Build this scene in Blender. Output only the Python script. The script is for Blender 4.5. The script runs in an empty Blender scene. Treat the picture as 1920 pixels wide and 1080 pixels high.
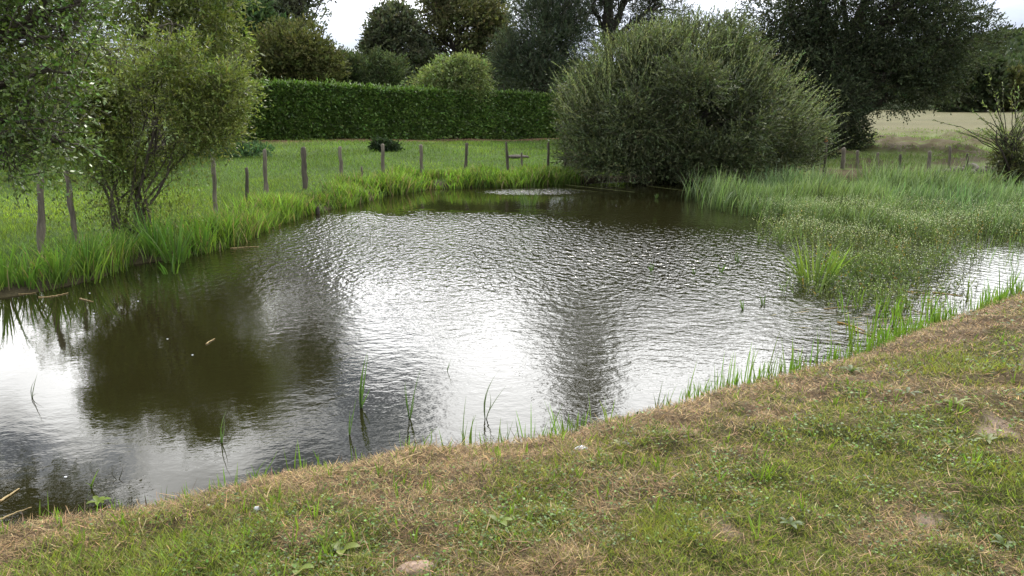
import bpy, math, random
import numpy as np
R = math.radians
sc = bpy.context.scene

# ------------------------------------------------------------------ camera
EYE = 2.2                                  # metres above the pond surface
PITCH = R(13.1)
F = 1500.0                                 # focal length in photo pixels (1920 wide)
cam_d = bpy.data.cameras.new("camera")
cam_d.sensor_width = 36.0
cam_d.lens = 36.0 * F / 1920.0
cam_d.clip_start = 0.05
cam_d.clip_end = 5000.0
cam = bpy.data.objects.new("camera", cam_d)
sc.collection.objects.link(cam)
cam.location = (0, 0, EYE)
cam.rotation_euler = (R(90) - PITCH, 0, 0)
sc.camera = cam
CP, SP = math.cos(PITCH), math.sin(PITCH)


def ray(px, py):
    cx, cy = (px - 960) / F, (540 - py) / F
    return np.array([cx, CP + cy * SP, -SP + cy * CP])


def P(px, py, z=0.0):
    r = ray(px, py)
    t = (z - EYE) / r[2]
    return np.array([r[0] * t, r[1] * t, z])


def W(px, py, D):
    r = ray(px, py)
    t = D / r[1]
    return np.array([r[0] * t, D, EYE + r[2] * t])


# ------------------------------------------------------------------ world
SUN_AZ, SUN_EL = R(14), R(50)              # azimuth clockwise from +Y
world = bpy.data.worlds.new("World")
sc.world = world
world.use_nodes = True
wn, wl = world.node_tree.nodes, world.node_tree.links
wn.clear()


def wmath(op, a, b=None, c=None):
    n = wn.new('ShaderNodeMath'); n.operation = op
    for i, v in enumerate((a, b, c)):
        if v is None: continue
        if isinstance(v, (int, float)): n.inputs[i].default_value = v
        else: wl.new(v, n.inputs[i])
    return n.outputs[0]


tc = wn.new('ShaderNodeTexCoord')
sep = wn.new('ShaderNodeSeparateXYZ'); wl.new(tc.outputs['Generated'], sep.inputs[0])
zc = wmath('MAXIMUM', sep.outputs[2], 0.0)
den = wmath('ADD', zc, 0.12)
comb = wn.new('ShaderNodeCombineXYZ')
wl.new(wmath('DIVIDE', sep.outputs[0], den), comb.inputs[0])
wl.new(wmath('DIVIDE', sep.outputs[1], den), comb.inputs[1])
n1 = wn.new('ShaderNodeTexNoise'); n1.inputs['Scale'].default_value = 0.85; n1.inputs['Detail'].default_value = 7; n1.inputs['Roughness'].default_value = 0.58
wl.new(comb.outputs[0], n1.inputs['Vector'])
n2 = wn.new('ShaderNodeTexNoise'); n2.inputs['Scale'].default_value = 7.0; n2.inputs['Detail'].default_value = 5
wl.new(tc.outputs['Generated'], n2.inputs['Vector'])
az = wmath('ARCTAN2', sep.outputs[0], sep.outputs[1])
el = wmath('ARCSINE', zc)
warp = wn.new('ShaderNodeSeparateXYZ'); wl.new(n2.outputs['Color'], warp.inputs[0])
azw = wmath('ADD', az, wmath('MULTIPLY', wmath('SUBTRACT', warp.outputs[0], 0.5), 0.22))
elw = wmath('ADD', el, wmath('MULTIPLY', wmath('SUBTRACT', warp.outputs[1], 0.5), 0.16))
ramp = wn.new('ShaderNodeValToRGB')
wl.new(wmath('MULTIPLY', el, 180 / math.pi / 90), ramp.inputs[0])
cr = ramp.color_ramp
stops = [(0, .62), (4, .82), (7, 1.0), (9, 1.9), (13, 3.0), (20, 3.8), (26, 3.2), (38, 2.0), (60, 1.2), (90, 1.2)]
while len(cr.elements) < len(stops): cr.elements.new(0.5)
for e, (d, v) in zip(cr.elements, stops):
    e.position = d / 90; e.color = (v / 4, v / 4, v / 4, 1)
L = wmath('MULTIPLY', ramp.outputs[0], 4.8)
L = wmath('MULTIPLY', L, wmath('ADD', wmath('MULTIPLY', n1.outputs[0], 1.1), 0.45))
# brighter towards the veiled sun, dimmer behind the viewer
L = wmath('MULTIPLY', L, wmath('ADD', wmath('MULTIPLY', wmath('COSINE', wmath('SUBTRACT', az, SUN_AZ)), 0.24), 0.76))
# individual clouds: (direction as mirrored in the pond, size, brightness change)
glow = wmath('EXPONENT', wmath('MULTIPLY', wmath('POWER', wmath('DIVIDE', wmath('SUBTRACT', azw, R(8)), R(36)), 2.0), -1.0))
gel = wmath('EXPONENT', wmath('MULTIPLY', wmath('POWER', wmath('DIVIDE', wmath('SUBTRACT', el, R(21)), R(12)), 2.0), -1.0))
L = wmath('MULTIPLY', L, wmath('ADD', 1.0, wmath('MULTIPLY', wmath('MULTIPLY', glow, gel), 0.95)))
clouds = [(1370, 480, 150, 70, 1.8), (1300, 560, 120, 60, 1.0), (790, 480, 170, 120, .9), (1310, 650, 100, 70, 3.0), (430, 830, 90, 45, 1.6), (90, 640, 130, 50, .5), (930, 770, 150, 60, 1.4),
          (680, 722, 165, 66, -10), (590, 890, 170, 52, -6.5), (20, 790, 80, 55, -3.6), (200, 870, 150, 55, -3.6), (1120, 800, 60, 25, -1.0),
          (655, -118, 60, 12, 1.0), (1320, -130, 60, 40, .5)]
for (px, py, rx, ry, amp) in clouds:
    if py < 0: r = ray(px, -py - 0); r = np.array([r[0], r[1], abs(r[2])])
    else: r = ray(px, py); r = np.array([r[0], r[1], -r[2]])
    r /= np.linalg.norm(r)
    a0, e0 = math.atan2(r[0], r[1]), math.asin(r[2])
    da = wmath('DIVIDE', wmath('SUBTRACT', azw, a0), rx / F)
    de = wmath('DIVIDE', wmath('SUBTRACT', elw, e0), ry / F)
    q = wmath('ADD', wmath('MULTIPLY', da, da), wmath('MULTIPLY', de, de))
    g = wmath('EXPONENT', wmath('MULTIPLY', q, -0.7))
    L = wmath('ADD', L, wmath('MULTIPLY', g, amp))
L = wmath('MINIMUM', wmath('MAXIMUM', L, 0.55), 5.4)
sky = wn.new('ShaderNodeTexSky'); sky.sky_type = 'NISHITA'; sky.sun_disc = False
sky.sun_elevation = SUN_EL; sky.sun_rotation = SUN_AZ
tint = wn.new('ShaderNodeValToRGB'); wl.new(wmath('DIVIDE', L, 3.0), tint.inputs[0])
tint.color_ramp.elements[0].position = 0.2; tint.color_ramp.elements[0].color = (.68, .78, 1.0, 1)
tint.color_ramp.elements[1].position = 0.75; tint.color_ramp.elements[1].color = (1.0, 1.0, 1.0, 1)
cl = wn.new('ShaderNodeVectorMath'); cl.operation = 'SCALE'
wl.new(tint.outputs[0], cl.inputs[0]); wl.new(wmath('MULTIPLY', L, 10.0), cl.inputs[3])
cover = wn.new('ShaderNodeMapRange')      # thin blue gaps between the clouds
n3 = wn.new('ShaderNodeTexNoise'); n3.inputs['Scale'].default_value = 1.3; n3.inputs['Detail'].default_value = 6

wl.new(comb.outputs[0], n3.inputs['Vector']); wl.new(n3.outputs[0], cover.inputs[0])
cover.inputs[1].default_value = .34; cover.inputs[2].default_value = .44; cover.inputs[3].default_value = .55; cover.inputs[4].default_value = 1.0
mx = wn.new('ShaderNodeMix'); mx.data_type = 'RGBA'
wl.new(cover.outputs[0], mx.inputs[0]); wl.new(sky.outputs[0], mx.inputs[6]); wl.new(cl.outputs[0], mx.inputs[7])
bg = wn.new('ShaderNodeBackground'); bg.inputs[1].default_value = 0.1
wl.new(mx.outputs[2], bg.inputs[0])
wo = wn.new('ShaderNodeOutputWorld'); wl.new(bg.outputs[0], wo.inputs[0])
world.cycles.sampling_method = 'MANUAL'; world.cycles.sample_map_resolution = 1024

# ------------------------------------------------------------------ sun behind thin cloud
sd = bpy.data.lights.new("sun", 'SUN'); sd.energy = 3.6; sd.angle = R(10); sd.color = (1.0, .95, .86)
sun = bpy.data.objects.new("sun", sd); sc.collection.objects.link(sun)
sun.rotation_euler = (R(90) - SUN_EL, 0, math.pi - SUN_AZ)
# rotation: lamp shines down its -Z; tilt it so that the light comes from azimuth SUN_AZ ahead of the camera

sc.view_settings.view_transform = 'Standard'; sc.view_settings.look = 'None'
sc.view_settings.exposure = 0.2; sc.view_settings.gamma = 1.0
sc.render.engine = 'CYCLES'
sc.cycles.max_bounces = 6; sc.cycles.diffuse_bounces = 3; sc.cycles.glossy_bounces = 3
sc.cycles.transmission_bounces = 3; sc.cycles.transparent_max_bounces = 4
sc.cycles.sample_clamp_indirect = 6.0
sc.cycles.use_denoising = True
sc.cycles.denoiser = 'OPENIMAGEDENOISE'
sc.cycles.denoising_prefilter = 'ACCURATE'

# ------------------------------------------------------------------ helpers
rng = np.random.default_rng(7)


def _hash(ix, iy, iz):
    h = (ix.astype(np.int64) * 374761393 + iy.astype(np.int64) * 668265263 + iz.astype(np.int64) * 2147483647 ^ 0x5bd1e995)
    h = (h ^ (h >> 13)) * 1274126177
    h = h ^ (h >> 16)
    return (h & 0xffffff).astype(np.float64) / 0xffffff


def noise3(x, y, z=0.0):
    x = np.asarray(x, float); y = np.asarray(y, float); z = np.asarray(z, float) + np.zeros_like(x)
    ix, iy, iz = np.floor(x), np.floor(y), np.floor(z)
    fx, fy, fz = x - ix, y - iy, z - iz
    fx, fy, fz = [f * f * (3 - 2 * f) for f in (fx, fy, fz)]
    r = 0
    for a in (0, 1):
        for b in (0, 1):
            for c in (0, 1):
                r = r + _hash(ix + a, iy + b, iz + c) * (fx if a else 1 - fx) * (fy if b else 1 - fy) * (fz if c else 1 - fz)
    return r


def fbm(x, y, z=0.0, o=3):
    s, a, t = 0, 1.0, 0
    for i in range(o):
        k = 2.03 ** i
        s = s + a * noise3(np.asarray(x) * k + 17 * i, np.asarray(y) * k + 5 * i, np.asarray(z) * k); t += a; a *= .5
    return s / t


def sstep(x, a, b):
    t = np.clip((x - a) / (b - a), 0, 1)
    return t * t * (3 - 2 * t)


def unit(v):
    return v / np.maximum(np.linalg.norm(v, axis=-1, keepdims=True), 1e-9)


def make_mesh(name, V, polys, nper, mat, parent=None, col=None, smooth=False, loc=None):
    """V (n,3); polys flat vertex indices, nper verts per face (int); col (n,3) colour per vertex."""
    V = np.asarray(V, np.float32).reshape(-1, 3)
    if loc is not None: V = V - np.asarray(loc, np.float32)
    polys = np.asarray(polys, np.int32).ravel()
    nf = len(polys) // nper
    m = bpy.data.meshes.new(name)
    m.vertices.add(len(V)); m.vertices.foreach_set('co', V.ravel())
    m.loops.add(len(polys)); m.loops.foreach_set('vertex_index', polys)
    m.polygons.add(nf)
    m.polygons.foreach_set('loop_start', np.arange(nf, dtype=np.int32) * nper)
    if smooth: m.polygons.foreach_set('use_smooth', np.ones(nf, bool))
    m.update(calc_edges=True)
    if col is not None:
        a = m.color_attributes.new('col', 'FLOAT_COLOR', 'POINT')
        c = np.ones((len(V), 4), np.float32); c[:, :3] = col
        a.data.foreach_set('color', c.ravel())
    m.materials.append(mat)
    o = bpy.data.objects.new(name, m); sc.collection.objects.link(o)
    if parent is not None: o.parent = parent
    return o


def tag(o, label=None, cat=None, group=None, kind=None):
    if label: o['label'] = label
    if cat: o['category'] = cat
    if group: o['group'] = group
    if kind: o['kind'] = kind
    return o


def empty(name, loc, label, cat, group=None):
    e = bpy.data.objects.new(name, None); e.location = [float(v) for v in loc]; e.empty_display_size = .2
    sc.collection.objects.link(e)
    return tag(e, label, cat, group)


def tubes_arrays(lines, n=6):
    V, Q, off = [], [], 0
    for pts, rad in lines:
        pts = np.asarray(pts, float); rad = np.asarray(rad, float); k = len(pts)
        T = np.gradient(pts, axis=0); T = unit(T)
        ref = np.array([0.31, 0.87, 0.05]) if abs(T[0, 2]) > .5 else np.array([0, 0, 1.0])
        A = unit(np.cross(T, ref)); B = np.cross(T, A)
        th = np.arange(n) * 2 * np.pi / n
        ring = (A[:, None, :] * np.cos(th)[None, :, None] + B[:, None, :] * np.sin(th)[None, :, None]) * rad[:, None, None] + pts[:, None, :]
        V.append(ring.reshape(-1, 3))
        i = np.arange(k - 1)[:, None] * n + np.arange(n)[None, :]
        j = np.arange(k - 1)[:, None] * n + (np.arange(n)[None, :] + 1) % n
        Q.append(np.stack([i, j, j + n, i + n], -1).reshape(-1, 4) + off)
        # cap
        off += k * n
        V.append(np.array([pts[-1] + T[-1] * rad[-1] * .3])); cap = off; off += 1
        last = cap - n + np.arange(n); nx = cap - n + (np.arange(n) + 1) % n
        Q.append(np.stack([last, nx, np.full(n, cap), np.full(n, cap)], -1))
    return np.concatenate(V), np.concatenate(Q)


def tubes(name, lines, mat, parent=None, n=6, loc=None):
    V, Q = tubes_arrays(lines, n)
    m = bpy.data.meshes.new(name)
    if loc is not None: V = V - np.asarray(loc)
    faces = [tuple(q) if q[2] != q[3] else tuple(q[:3]) for q in Q.tolist()]
    m.from_pydata(V.tolist(), [], faces); m.polygons.foreach_set('use_smooth', np.ones(len(m.polygons), bool)); m.update()
    m.materials.append(mat)
    o = bpy.data.objects.new(name, m); sc.collection.objects.link(o)
    if parent is not None: o.parent = parent
    return o


def curve(p, q, bow, k=6, wob=.04):
    p, q = np.asarray(p, float), np.asarray(q, float)
    t = np.linspace(0, 1, k)[:, None]
    s = np.linalg.norm(q - p)
    c = p * (1 - t) + q * t + np.asarray(bow) * (4 * t * (1 - t))
    c[1:-1] += rng.normal(0, wob * s, (k - 2, 3))
    return c


# ---- materials
def new_mat(name):
    m = bpy.data.materials.new(name); m.use_nodes = True
    nt = m.node_tree; nt.nodes.clear()
    return m, nt.nodes, nt.links


def leaf_mat(name, rough=.5, trans=.35, spec=.35, gain=1.0, tgain=(1.25, 1.35, .7)):
    m, n, l = new_mat(name)
    a = n.new('ShaderNodeAttribute'); a.attribute_name = 'col'
    b = n.new('ShaderNodeBsdfPrincipled'); b.inputs['Roughness'].default_value = rough
    b.inputs['Specular IOR Level'].default_value = spec
    t = n.new('ShaderNodeBsdfTranslucent')
    v = n.new('ShaderNodeVectorMath'); v.operation = 'MULTIPLY'; v.inputs[1].default_value = tgain
    s = n.new('ShaderNodeMixShader'); s.inputs[0].default_value = trans
    o = n.new('ShaderNodeOutputMaterial')
    l.new(a.outputs['Color'], b.inputs['Base Color']); l.new(a.outputs['Color'], v.inputs[0]); l.new(v.outputs[0], t.inputs[0])
    l.new(b.outputs[0], s.inputs[1]); l.new(t.outputs[0], s.inputs[2]); l.new(s.outputs[0], o.inputs[0])
    return m


def noise_mat(name, c1, c2, scale, rough=.85, bump=.0, stretch=(1, 1, 1), detail=6, spec=.25):
    m, n, l = new_mat(name)
    tcn = n.new('ShaderNodeTexCoord'); mp = n.new('ShaderNodeMapping'); mp.inputs['Scale'].default_value = stretch
    l.new(tcn.outputs['Object'], mp.inputs[0])
    x = n.new('ShaderNodeTexNoise'); x.inputs['Scale'].default_value = scale; x.inputs['Detail'].default_value = detail; x.inputs['Roughness'].default_value = .65
    l.new(mp.outputs[0], x.inputs['Vector'])
    r = n.new('ShaderNodeValToRGB'); r.color_ramp.elements[0].position = .32; r.color_ramp.elements[1].position = .68
    r.color_ramp.elements[0].color = (*c1, 1); r.color_ramp.elements[1].color = (*c2, 1)
    l.new(x.outputs[0], r.inputs[0])
    b = n.new('ShaderNodeBsdfPrincipled'); b.inputs['Roughness'].default_value = rough; b.inputs['Specular IOR Level'].default_value = spec
    l.new(r.outputs[0], b.inputs['Base Color'])
    if bump:
        u = n.new('ShaderNodeBump'); u.inputs['Strength'].default_value = 1; u.inputs['Distance'].default_value = bump
        l.new(x.outputs[0], u.inputs['Height']); l.new(u.outputs[0], b.inputs['Normal'])
    o = n.new('ShaderNodeOutputMaterial'); l.new(b.outputs[0], o.inputs[0])
    return m


M_leaf = leaf_mat('leaf', .5, .34, .35)
M_gloss = leaf_mat('glossy_leaf', .40, .2, .5)
M_dull = leaf_mat('matt_leaf', .7, .28, .15)
M_grass = leaf_mat('grass_blade', .5, .42, .3)
M_dry = leaf_mat('dry_blade', .7, .2, .2, tgain=(1.1, 1.05, .8))
M_bark = noise_mat('bark', (.035, .028, .02), (.11, .095, .075), 14, .9, .012, (1, 1, .25))
M_bark_dark = noise_mat('dark_bark', (.02, .017, .013), (.06, .05, .04), 10, .9, .01, (1, 1, .3))
M_wood = noise_mat('weathered_wood', (.055, .047, .036), (.19, .165, .125), 22, .9, .012, (1, 1, .12))
M_wood_dark = noise_mat('dark_weathered_wood', (.035, .03, .023), (.11, .095, .072), 22, .9, .012, (1, 1, .12))
M_stone = noise_mat('pink_stone', (.22, .15, .11), (.42, .31, .24), 18, .85, .01)
M_pebble = noise_mat('grey_pebble', (.3, .29, .28), (.5, .49, .47), 40, .7, .003)
M_white = noise_mat('white_litter', (.5, .52, .55), (.75, .77, .8), 30, .5, .004)
M_twig = noise_mat('twig', (.06, .045, .03), (.13, .1, .06), 30, .8)

# ------------------------------------------------------------------ pond outline
near_px = [(0, 1028), (130, 1000), (300, 978), (430, 952), (560, 918), (700, 888), (800, 870), (1000, 856), (1060, 834), (1200, 796),
           (1330, 759), (1450, 724), (1560, 695), (1640, 668), (1750, 624), (1830, 594), (1920, 560)]
nearL = [(-6.6, 3.2), (-4.4, 2.8)]
near = [np.array(p) for p in nearL] + [P(*p)[:2] for p in near_px] + [np.array([8.2, 9.9]), np.array([14, 10.4])]
far = [np.array([24, 11]), np.array([24, 24]), P(1920, 342)[:2], P(1760, 339)[:2], P(1600, 336)[:2], P(1500, 335)[:2], P(1400, 333)[:2], P(1280, 334)[:2], P(1160, 338)[:2],
       P(1060, 344)[:2], P(985, 350)[:2], P(900, 351)[:2], P(800, 354)[:2], P(720, 367)[:2], P(640, 388)[:2], P(590, 398)[:2], P(540, 412)[:2], P(480, 436)[:2],
       P(430, 462)[:2], P(320, 488)[:2], P(240, 497)[:2], P(190, 522)[:2], P(90, 545)[:2], P(0, 560)[:2],
       np.array([-6.9, 8.5]), np.array([-7.6, 7.2]), np.array([-7.7, 4.8])]
poly = np.array(near + far)
near_n = len(near)
EA, EB = poly, np.roll(poly, -1, 0)


def seg_dist(x, y, A, B):
    d = np.full(x.shape, 1e9)
    for a, b in zip(A, B):
        ab = b - a; t = ((x - a[0]) * ab[0] + (y - a[1]) * ab[1]) / (ab @ ab)
        t = np.clip(t, 0, 1)
        d = np.minimum(d, np.hypot(x - a[0] - t * ab[0], y - a[1] - t * ab[1]))
    return d


def inside_poly(x, y, pl):
    ins = np.zeros(x.shape, bool)
    n = len(pl)
    for i in range(n):
        a, b = pl[i], pl[(i + 1) % n]
        c = (a[1] > y) != (b[1] > y)
        xx = (b[0] - a[0]) * (y - a[1]) / ((b[1] - a[1]) + 1e-12) + a[0]
        ins ^= c & (x < xx)
    return ins


def zones(x, y):
    x = np.asarray(x, float); y = np.asarray(y, float)
    dn = seg_dist(x, y, EA[:near_n - 1], EB[:near_n - 1]); do = seg_dist(x, y, EA[near_n - 1:], EB[near_n - 1:])
    ins = inside_poly(x, y, poly)
    d = np.minimum(dn, do); d = np.where(ins, -d, d)
    w = do / (do + dn + 1e-6)
    return d, sstep(w, .4, .6), ins


def ground(x, y, full=False, detail=True):
    x = np.asarray(x, float); y = np.asarray(y, float)
    d, wn_, ins = zones(x, y)
    wob = (fbm(x * 1.3, y * 1.3, 0.3) - .5) * .25
    dd = np.where(d > 0, np.maximum(d + wob * np.minimum(d * 2, 1), 0), 0)
    hn = .24 * (1 - np.exp(-dd / .22)) + .20 * (1 - np.exp(-dd / 1.2))
    hf = .10 * (1 - np.exp(-dd / .25)) + .06 * (1 - np.exp(-dd / 2.)) + .50 * sstep(y, 16, 34) * sstep(-x, -5, 9) + .18 * sstep(y, 22, 34) * sstep(x, -4, 6)
    h = hn * wn_ + hf * (1 - wn_)
    h = np.where(ins, -.5 * (1 - np.exp(d / .5)) - .01, h)
    rr = np.hypot(x, y)
    h = h + np.where(ins, 0, (fbm(x * .5, y * .5, 2.) - .5) * .14 * np.minimum(dd / 1.5, 1))
    if detail:
        h = h + np.where(ins, 0, (fbm(x * 5, y * 5, 5., 4) - .5) * .10 * np.minimum(dd / .3 + .2, 1)) * sstep(-rr, -25, -12)
        clod = np.clip(fbm(x * .9, y * .9, 7., 4) - .48, 0, 1) * .9 * sstep(y, 26, 30) * sstep(-y, -62, -44) * sstep(x, 4, 9)
        h = h + np.where(ins, 0, clod)
    hill = sstep(y, 200, 420) * (10 + 22 * sstep(x, 60, 330)) + sstep(rr, 400, 1200) * 10
    h = h + hill
    return h


def G1(x, y):
    return float(ground(np.array([x]), np.array([y]))[0])


def hit(px, py):
    """where the ray through a photo pixel meets the ground"""
    r = ray(px, py)
    if r[2] >= -1e-3: return None
    t = np.linspace(1, 80, 1200); x, y, z = r[0] * t, r[1] * t, EYE + r[2] * t
    g = np.maximum(ground(x, y), 0)
    k = np.argmax(z < g)
    return np.array([x[k], y[k], g[k]])


def brownness(x, y):
    d, w, ins = zones(x, y)
    b = fbm(x * 1.25, y * 1.25, 11., 4)
    b2 = fbm(x * 4.5, y * 4.5, 21., 2)
    return np.clip(sstep(b * .6 + b2 * .4, .48, .66) * .75 + 1.15 * np.exp(-(np.maximum(d, 0) / (.45 + .6 * fbm(x * .9, y * .9, 5.5, 2))) ** 2), 0, 1)


# line of the hedge foot
HA, HB = W(440, 262, 32.0), W(1100, 262, 44.5)
hz0, hz1 = .55, .10
Lh = np.hypot(HB[0] - HA[0], HB[1] - HA[1]); hd = np.array([(HB[0] - HA[0]) / Lh, (HB[1] - HA[1]) / Lh, 0]); hn = np.array([hd[1], -hd[0], 0])

# ------------------------------------------------------------------ ground sheet
front = np.linspace(-R(48), R(48), 640); rest = np.linspace(R(48), R(312), 150)[1:-1]
TH = np.concatenate([front, rest]); NT = len(TH)
RR = np.concatenate([[0.4, 0.9, 1.5], np.geomspace(2.0, 60, 420), np.geomspace(61, 1600, 90)]); NR = len(RR)
rg, tg = np.meshgrid(RR, TH, indexing='ij')
gx, gy = rg * np.sin(tg), rg * np.cos(tg)
gz = ground(gx.ravel(), gy.ravel()).reshape(gx.shape)
i = np.arange(NR - 1)[:, None] * NT + np.arange(NT)[None, :]
j = np.arange(NR - 1)[:, None] * NT + (np.arange(NT)[None, :] + 1) % NT
Q = np.stack([i, i + NT, j + NT, j], -1).reshape(-1, 4)
fx, fy = gx.ravel(), gy.ravel()
d_, wn_, ins_ = zones(fx, fy)
br = brownness(fx, fy)
thatch = np.array([.135, .098, .062]); soil = np.array([.085, .062, .042]); lawn = np.array([.062, .072, .022])
mead = np.array([.06, .10, .024]); field = np.array([.112, .104, .052]); fieldg = np.array([.105, .13, .04]); earth = np.array([.12, .085, .055])
nn = fbm(fx * 9, fy * 9, 3., 3)[:, None]
cn = lawn * (1 - br[:, None]) + thatch * br[:, None]
cn = cn * (.65 + .7 * nn)
bare = sstep(fbm(fx * 2.1, fy * 2.1, 31., 3), .74, .82)[:, None] * sstep(d_, .5, 1.2)[:, None]
cn = cn * (1 - bare) + np.array([.26, .20, .15]) * bare
m1 = fbm(fx * .35, fy * .35, 41., 4)[:, None]
cm = mead * (.7 + .6 * m1)
eb = (.85 * sstep(d_ - .9 * sstep(-fy, -13, -10) - .5 * (fbm(fx * 2, fy * 2, 3.3) - .5), 1.0, .1))[:, None]
cm = cm * (1 - eb) + earth * .45 * eb
# worn red-brown earth strip at the foot of the hedge
hdist = (fx - HA[0]) * hn[0] + (fy - HA[1]) * hn[1]; hs_ = (fx - HA[0]) * hd[0] + (fy - HA[1]) * hd[1]
strip = (np.exp(-((hdist - .3) / 1.5) ** 2) * sstep(hs_, -2, 2))[:, None] * (.4 + fbm(fx * 1.2, fy * 1.2, 9.)[:, None] * 1.3)
cm = cm * (1 - np.clip(strip, 0, 1)) + np.array([.17, .10, .06]) * np.clip(strip, 0, 1)
fw = (sstep(fx, 4, 9) * sstep(fy, 20, 25))[:, None]
far_f = sstep(fy, 42, 56)[:, None]
n5 = fbm(fx * .8, fy * .8, 51., 4)[:, None]
cf = (fieldg * (.6 + .8 * n5)) * (1 - far_f) + field * (.75 + .5 * fbm(fx * .09, fy * .25, 61., 4)[:, None]) * far_f
clodc = sstep(fbm(fx * .9, fy * .9, 7., 4), .50, .62)[:, None] * (1 - far_f)
cf = cf * (1 - clodc * .8) + np.array([.075, .05, .033]) * clodc * .8
cm = cm * (1 - fw) + cf * fw
wq = wn_[:, None]
cg = cn * wq + cm * (1 - wq)
cg = np.where((fy > 200)[:, None], np.array([.05, .07, .03]), cg)
cg = np.where(ins_[:, None], np.array([.05, .045, .02]), cg)
mg, n, l = new_mat('ground_soil')
a = n.new('ShaderNodeAttribute'); a.attribute_name = 'col'
tcn = n.new('ShaderNodeTexCoord')
x1 = n.new('ShaderNodeTexNoise'); x1.inputs['Scale'].default_value = 38; x1.inputs['Detail'].default_value = 8; x1.inputs['Roughness'].default_value = .75
l.new(tcn.outputs['Object'], x1.inputs['Vector'])
mr = n.new('ShaderNodeMapRange'); mr.inputs[1].default_value = .3; mr.inputs[2].default_value = .7; mr.inputs[3].default_value = .5; mr.inputs[4].default_value = 1.5
l.new(x1.outputs[0], mr.inputs[0])
vm = n.new('ShaderNodeVectorMath'); vm.operation = 'SCALE'; l.new(a.outputs['Color'], vm.inputs[0]); l.new(mr.outputs[0], vm.inputs[3])
bb = n.new('ShaderNodeBsdfPrincipled'); bb.inputs['Roughness'].default_value = .95; bb.inputs['Specular IOR Level'].default_value = .1
l.new(vm.outputs[0], bb.inputs['Base Color'])
bu = n.new('ShaderNodeBump'); bu.inputs['Strength'].default_value = .9; bu.inputs['Distance'].default_value = .03; l.new(x1.outputs[0], bu.inputs['Height']); l.new(bu.outputs[0], bb.inputs['Normal'])
oo = n.new('ShaderNodeOutputMaterial'); l.new(bb.outputs[0], oo.inputs[0])
go = make_mesh('ground', np.stack([fx, fy, gz.ravel()], -1), Q, 4, mg, col=cg, smooth=True)
tag(go, kind='structure')

# ------------------------------------------------------------------ water
mw, n, l = new_mat('pond_water')


def wm(op, a, b=None):
    k = n.new('ShaderNodeMath'); k.operation = op
    for i_, v in enumerate((a, b)):
        if v is None: continue
        if isinstance(v, (int, float)): k.inputs[i_].default_value = v
        else: l.new(v, k.inputs[i_])
    return k.outputs[0]


def wnoise(scale, stretch, rot, detail, seed=0.0, rough=.55):
    mp = n.new('ShaderNodeMapping'); mp.inputs['Rotation'].default_value = (0, 0, R(rot)); mp.inputs['Scale'].default_value = stretch
    mp.inputs['Location'].default_value = (seed, seed, 0)
    l.new(tw.outputs['Object'], mp.inputs[0])
    x = n.new('ShaderNodeTexNoise'); x.inputs['Scale'].default_value = scale; x.inputs['Detail'].default_value = detail; x.inputs['Roughness'].default_value = rough
    l.new(mp.outputs[0], x.inputs['Vector'])
    return x.outputs[0]


tw = n.new('ShaderNodeTexCoord')
sx = n.new('ShaderNodeSeparateXYZ'); l.new(tw.outputs['Object'], sx.inputs[0])


def wblob(cx, cy, rx, ry):
    a_ = wm('DIVIDE', wm('SUBTRACT', sx.outputs[0], cx), rx); b_ = wm('DIVIDE', wm('SUBTRACT', sx.outputs[1], cy), ry)
    return wm('EXPONENT', wm('MULTIPLY', wm('ADD', wm('MULTIPLY', a_, a_), wm('MULTIPLY', b_, b_)), -1.0))


big = wnoise(.35, (1, 1, 1), 0, 3, 4.0)
wind = wm('ADD', wm('MULTIPLY', big, .7), -.25)
mask = wm('ADD', wm('ADD', wm('ADD', wm('MULTIPLY', wblob(1.8, 11.5, 3.6, 4.4), 1.45), wm('MULTIPLY', wblob(-.6, 9.6, 2.6, 2.0), .25)), wm('MULTIPLY', wblob(3.6, 8.0, 1.6, 1.6), .5)), wm('ADD', wm('MULTIPLY', wblob(-2.6, 13.5, 2.6, 2.8), .75), wind))
mask = wm('MULTIPLY', mask, wm('SUBTRACT', 1.0, wm('MULTIPLY', wblob(-5.0, 7.2, 2.4, 3.2), .8)))
mask = wm('MULTIPLY', mask, wm('SUBTRACT', 1.0, wm('MULTIPLY', wblob(4.5, 17.5, 3.5, 2.6), .6)))
calm = n.new('ShaderNodeMapRange'); calm.interpolation_type = 'SMOOTHSTEP'; calm.inputs[1].default_value = 15.6; calm.inputs[2].default_value = 17.2
calm.inputs[3].default_value = 1.0; calm.inputs[4].default_value = .07
l.new(wm('ADD', sx.outputs[1], wm('MULTIPLY', wm('SUBTRACT', wnoise(1.3, (1, 1, 1), 0, 3, 9.0), .5), 3.0)), calm.inputs[0])
mask = wm('MULTIPLY', mask, calm.outputs[0])
mask = wm('ADD', mask, wm('MULTIPLY', wblob(1.1, 20.4, 1.5, .75), 3.0))      # ruffled patch near the far shore
mask = wm('MAXIMUM', mask, .06)
h1 = wnoise(8.0, (1.0, 1.15, 1), -24, 3, 0.0)       # wavelets driven across by the breeze
h2 = wnoise(20.0, (.8, 1.8, 1), -32, 2, 2.0)
h3 = wnoise(1.6, (1, 1.4, 1), 12, 2, 7.0)
h4 = wnoise(8.0, (1.35, .75, 1), 32, 2, 5.0)     # broader chop further out
mrf = n.new('ShaderNodeMapRange'); mrf.interpolation_type = 'SMOOTHSTEP'; mrf.inputs[1].default_value = 7.5; mrf.inputs[2].default_value = 11.5
l.new(sx.outputs[1], mrf.inputs[0])
fw_ = mrf.outputs[0]
hn_ = wm('ADD', wm('ADD', wm('MULTIPLY', h1, .012), wm('MULTIPLY', h2, .0030)), wm('MULTIPLY', h3, .010))
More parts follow.
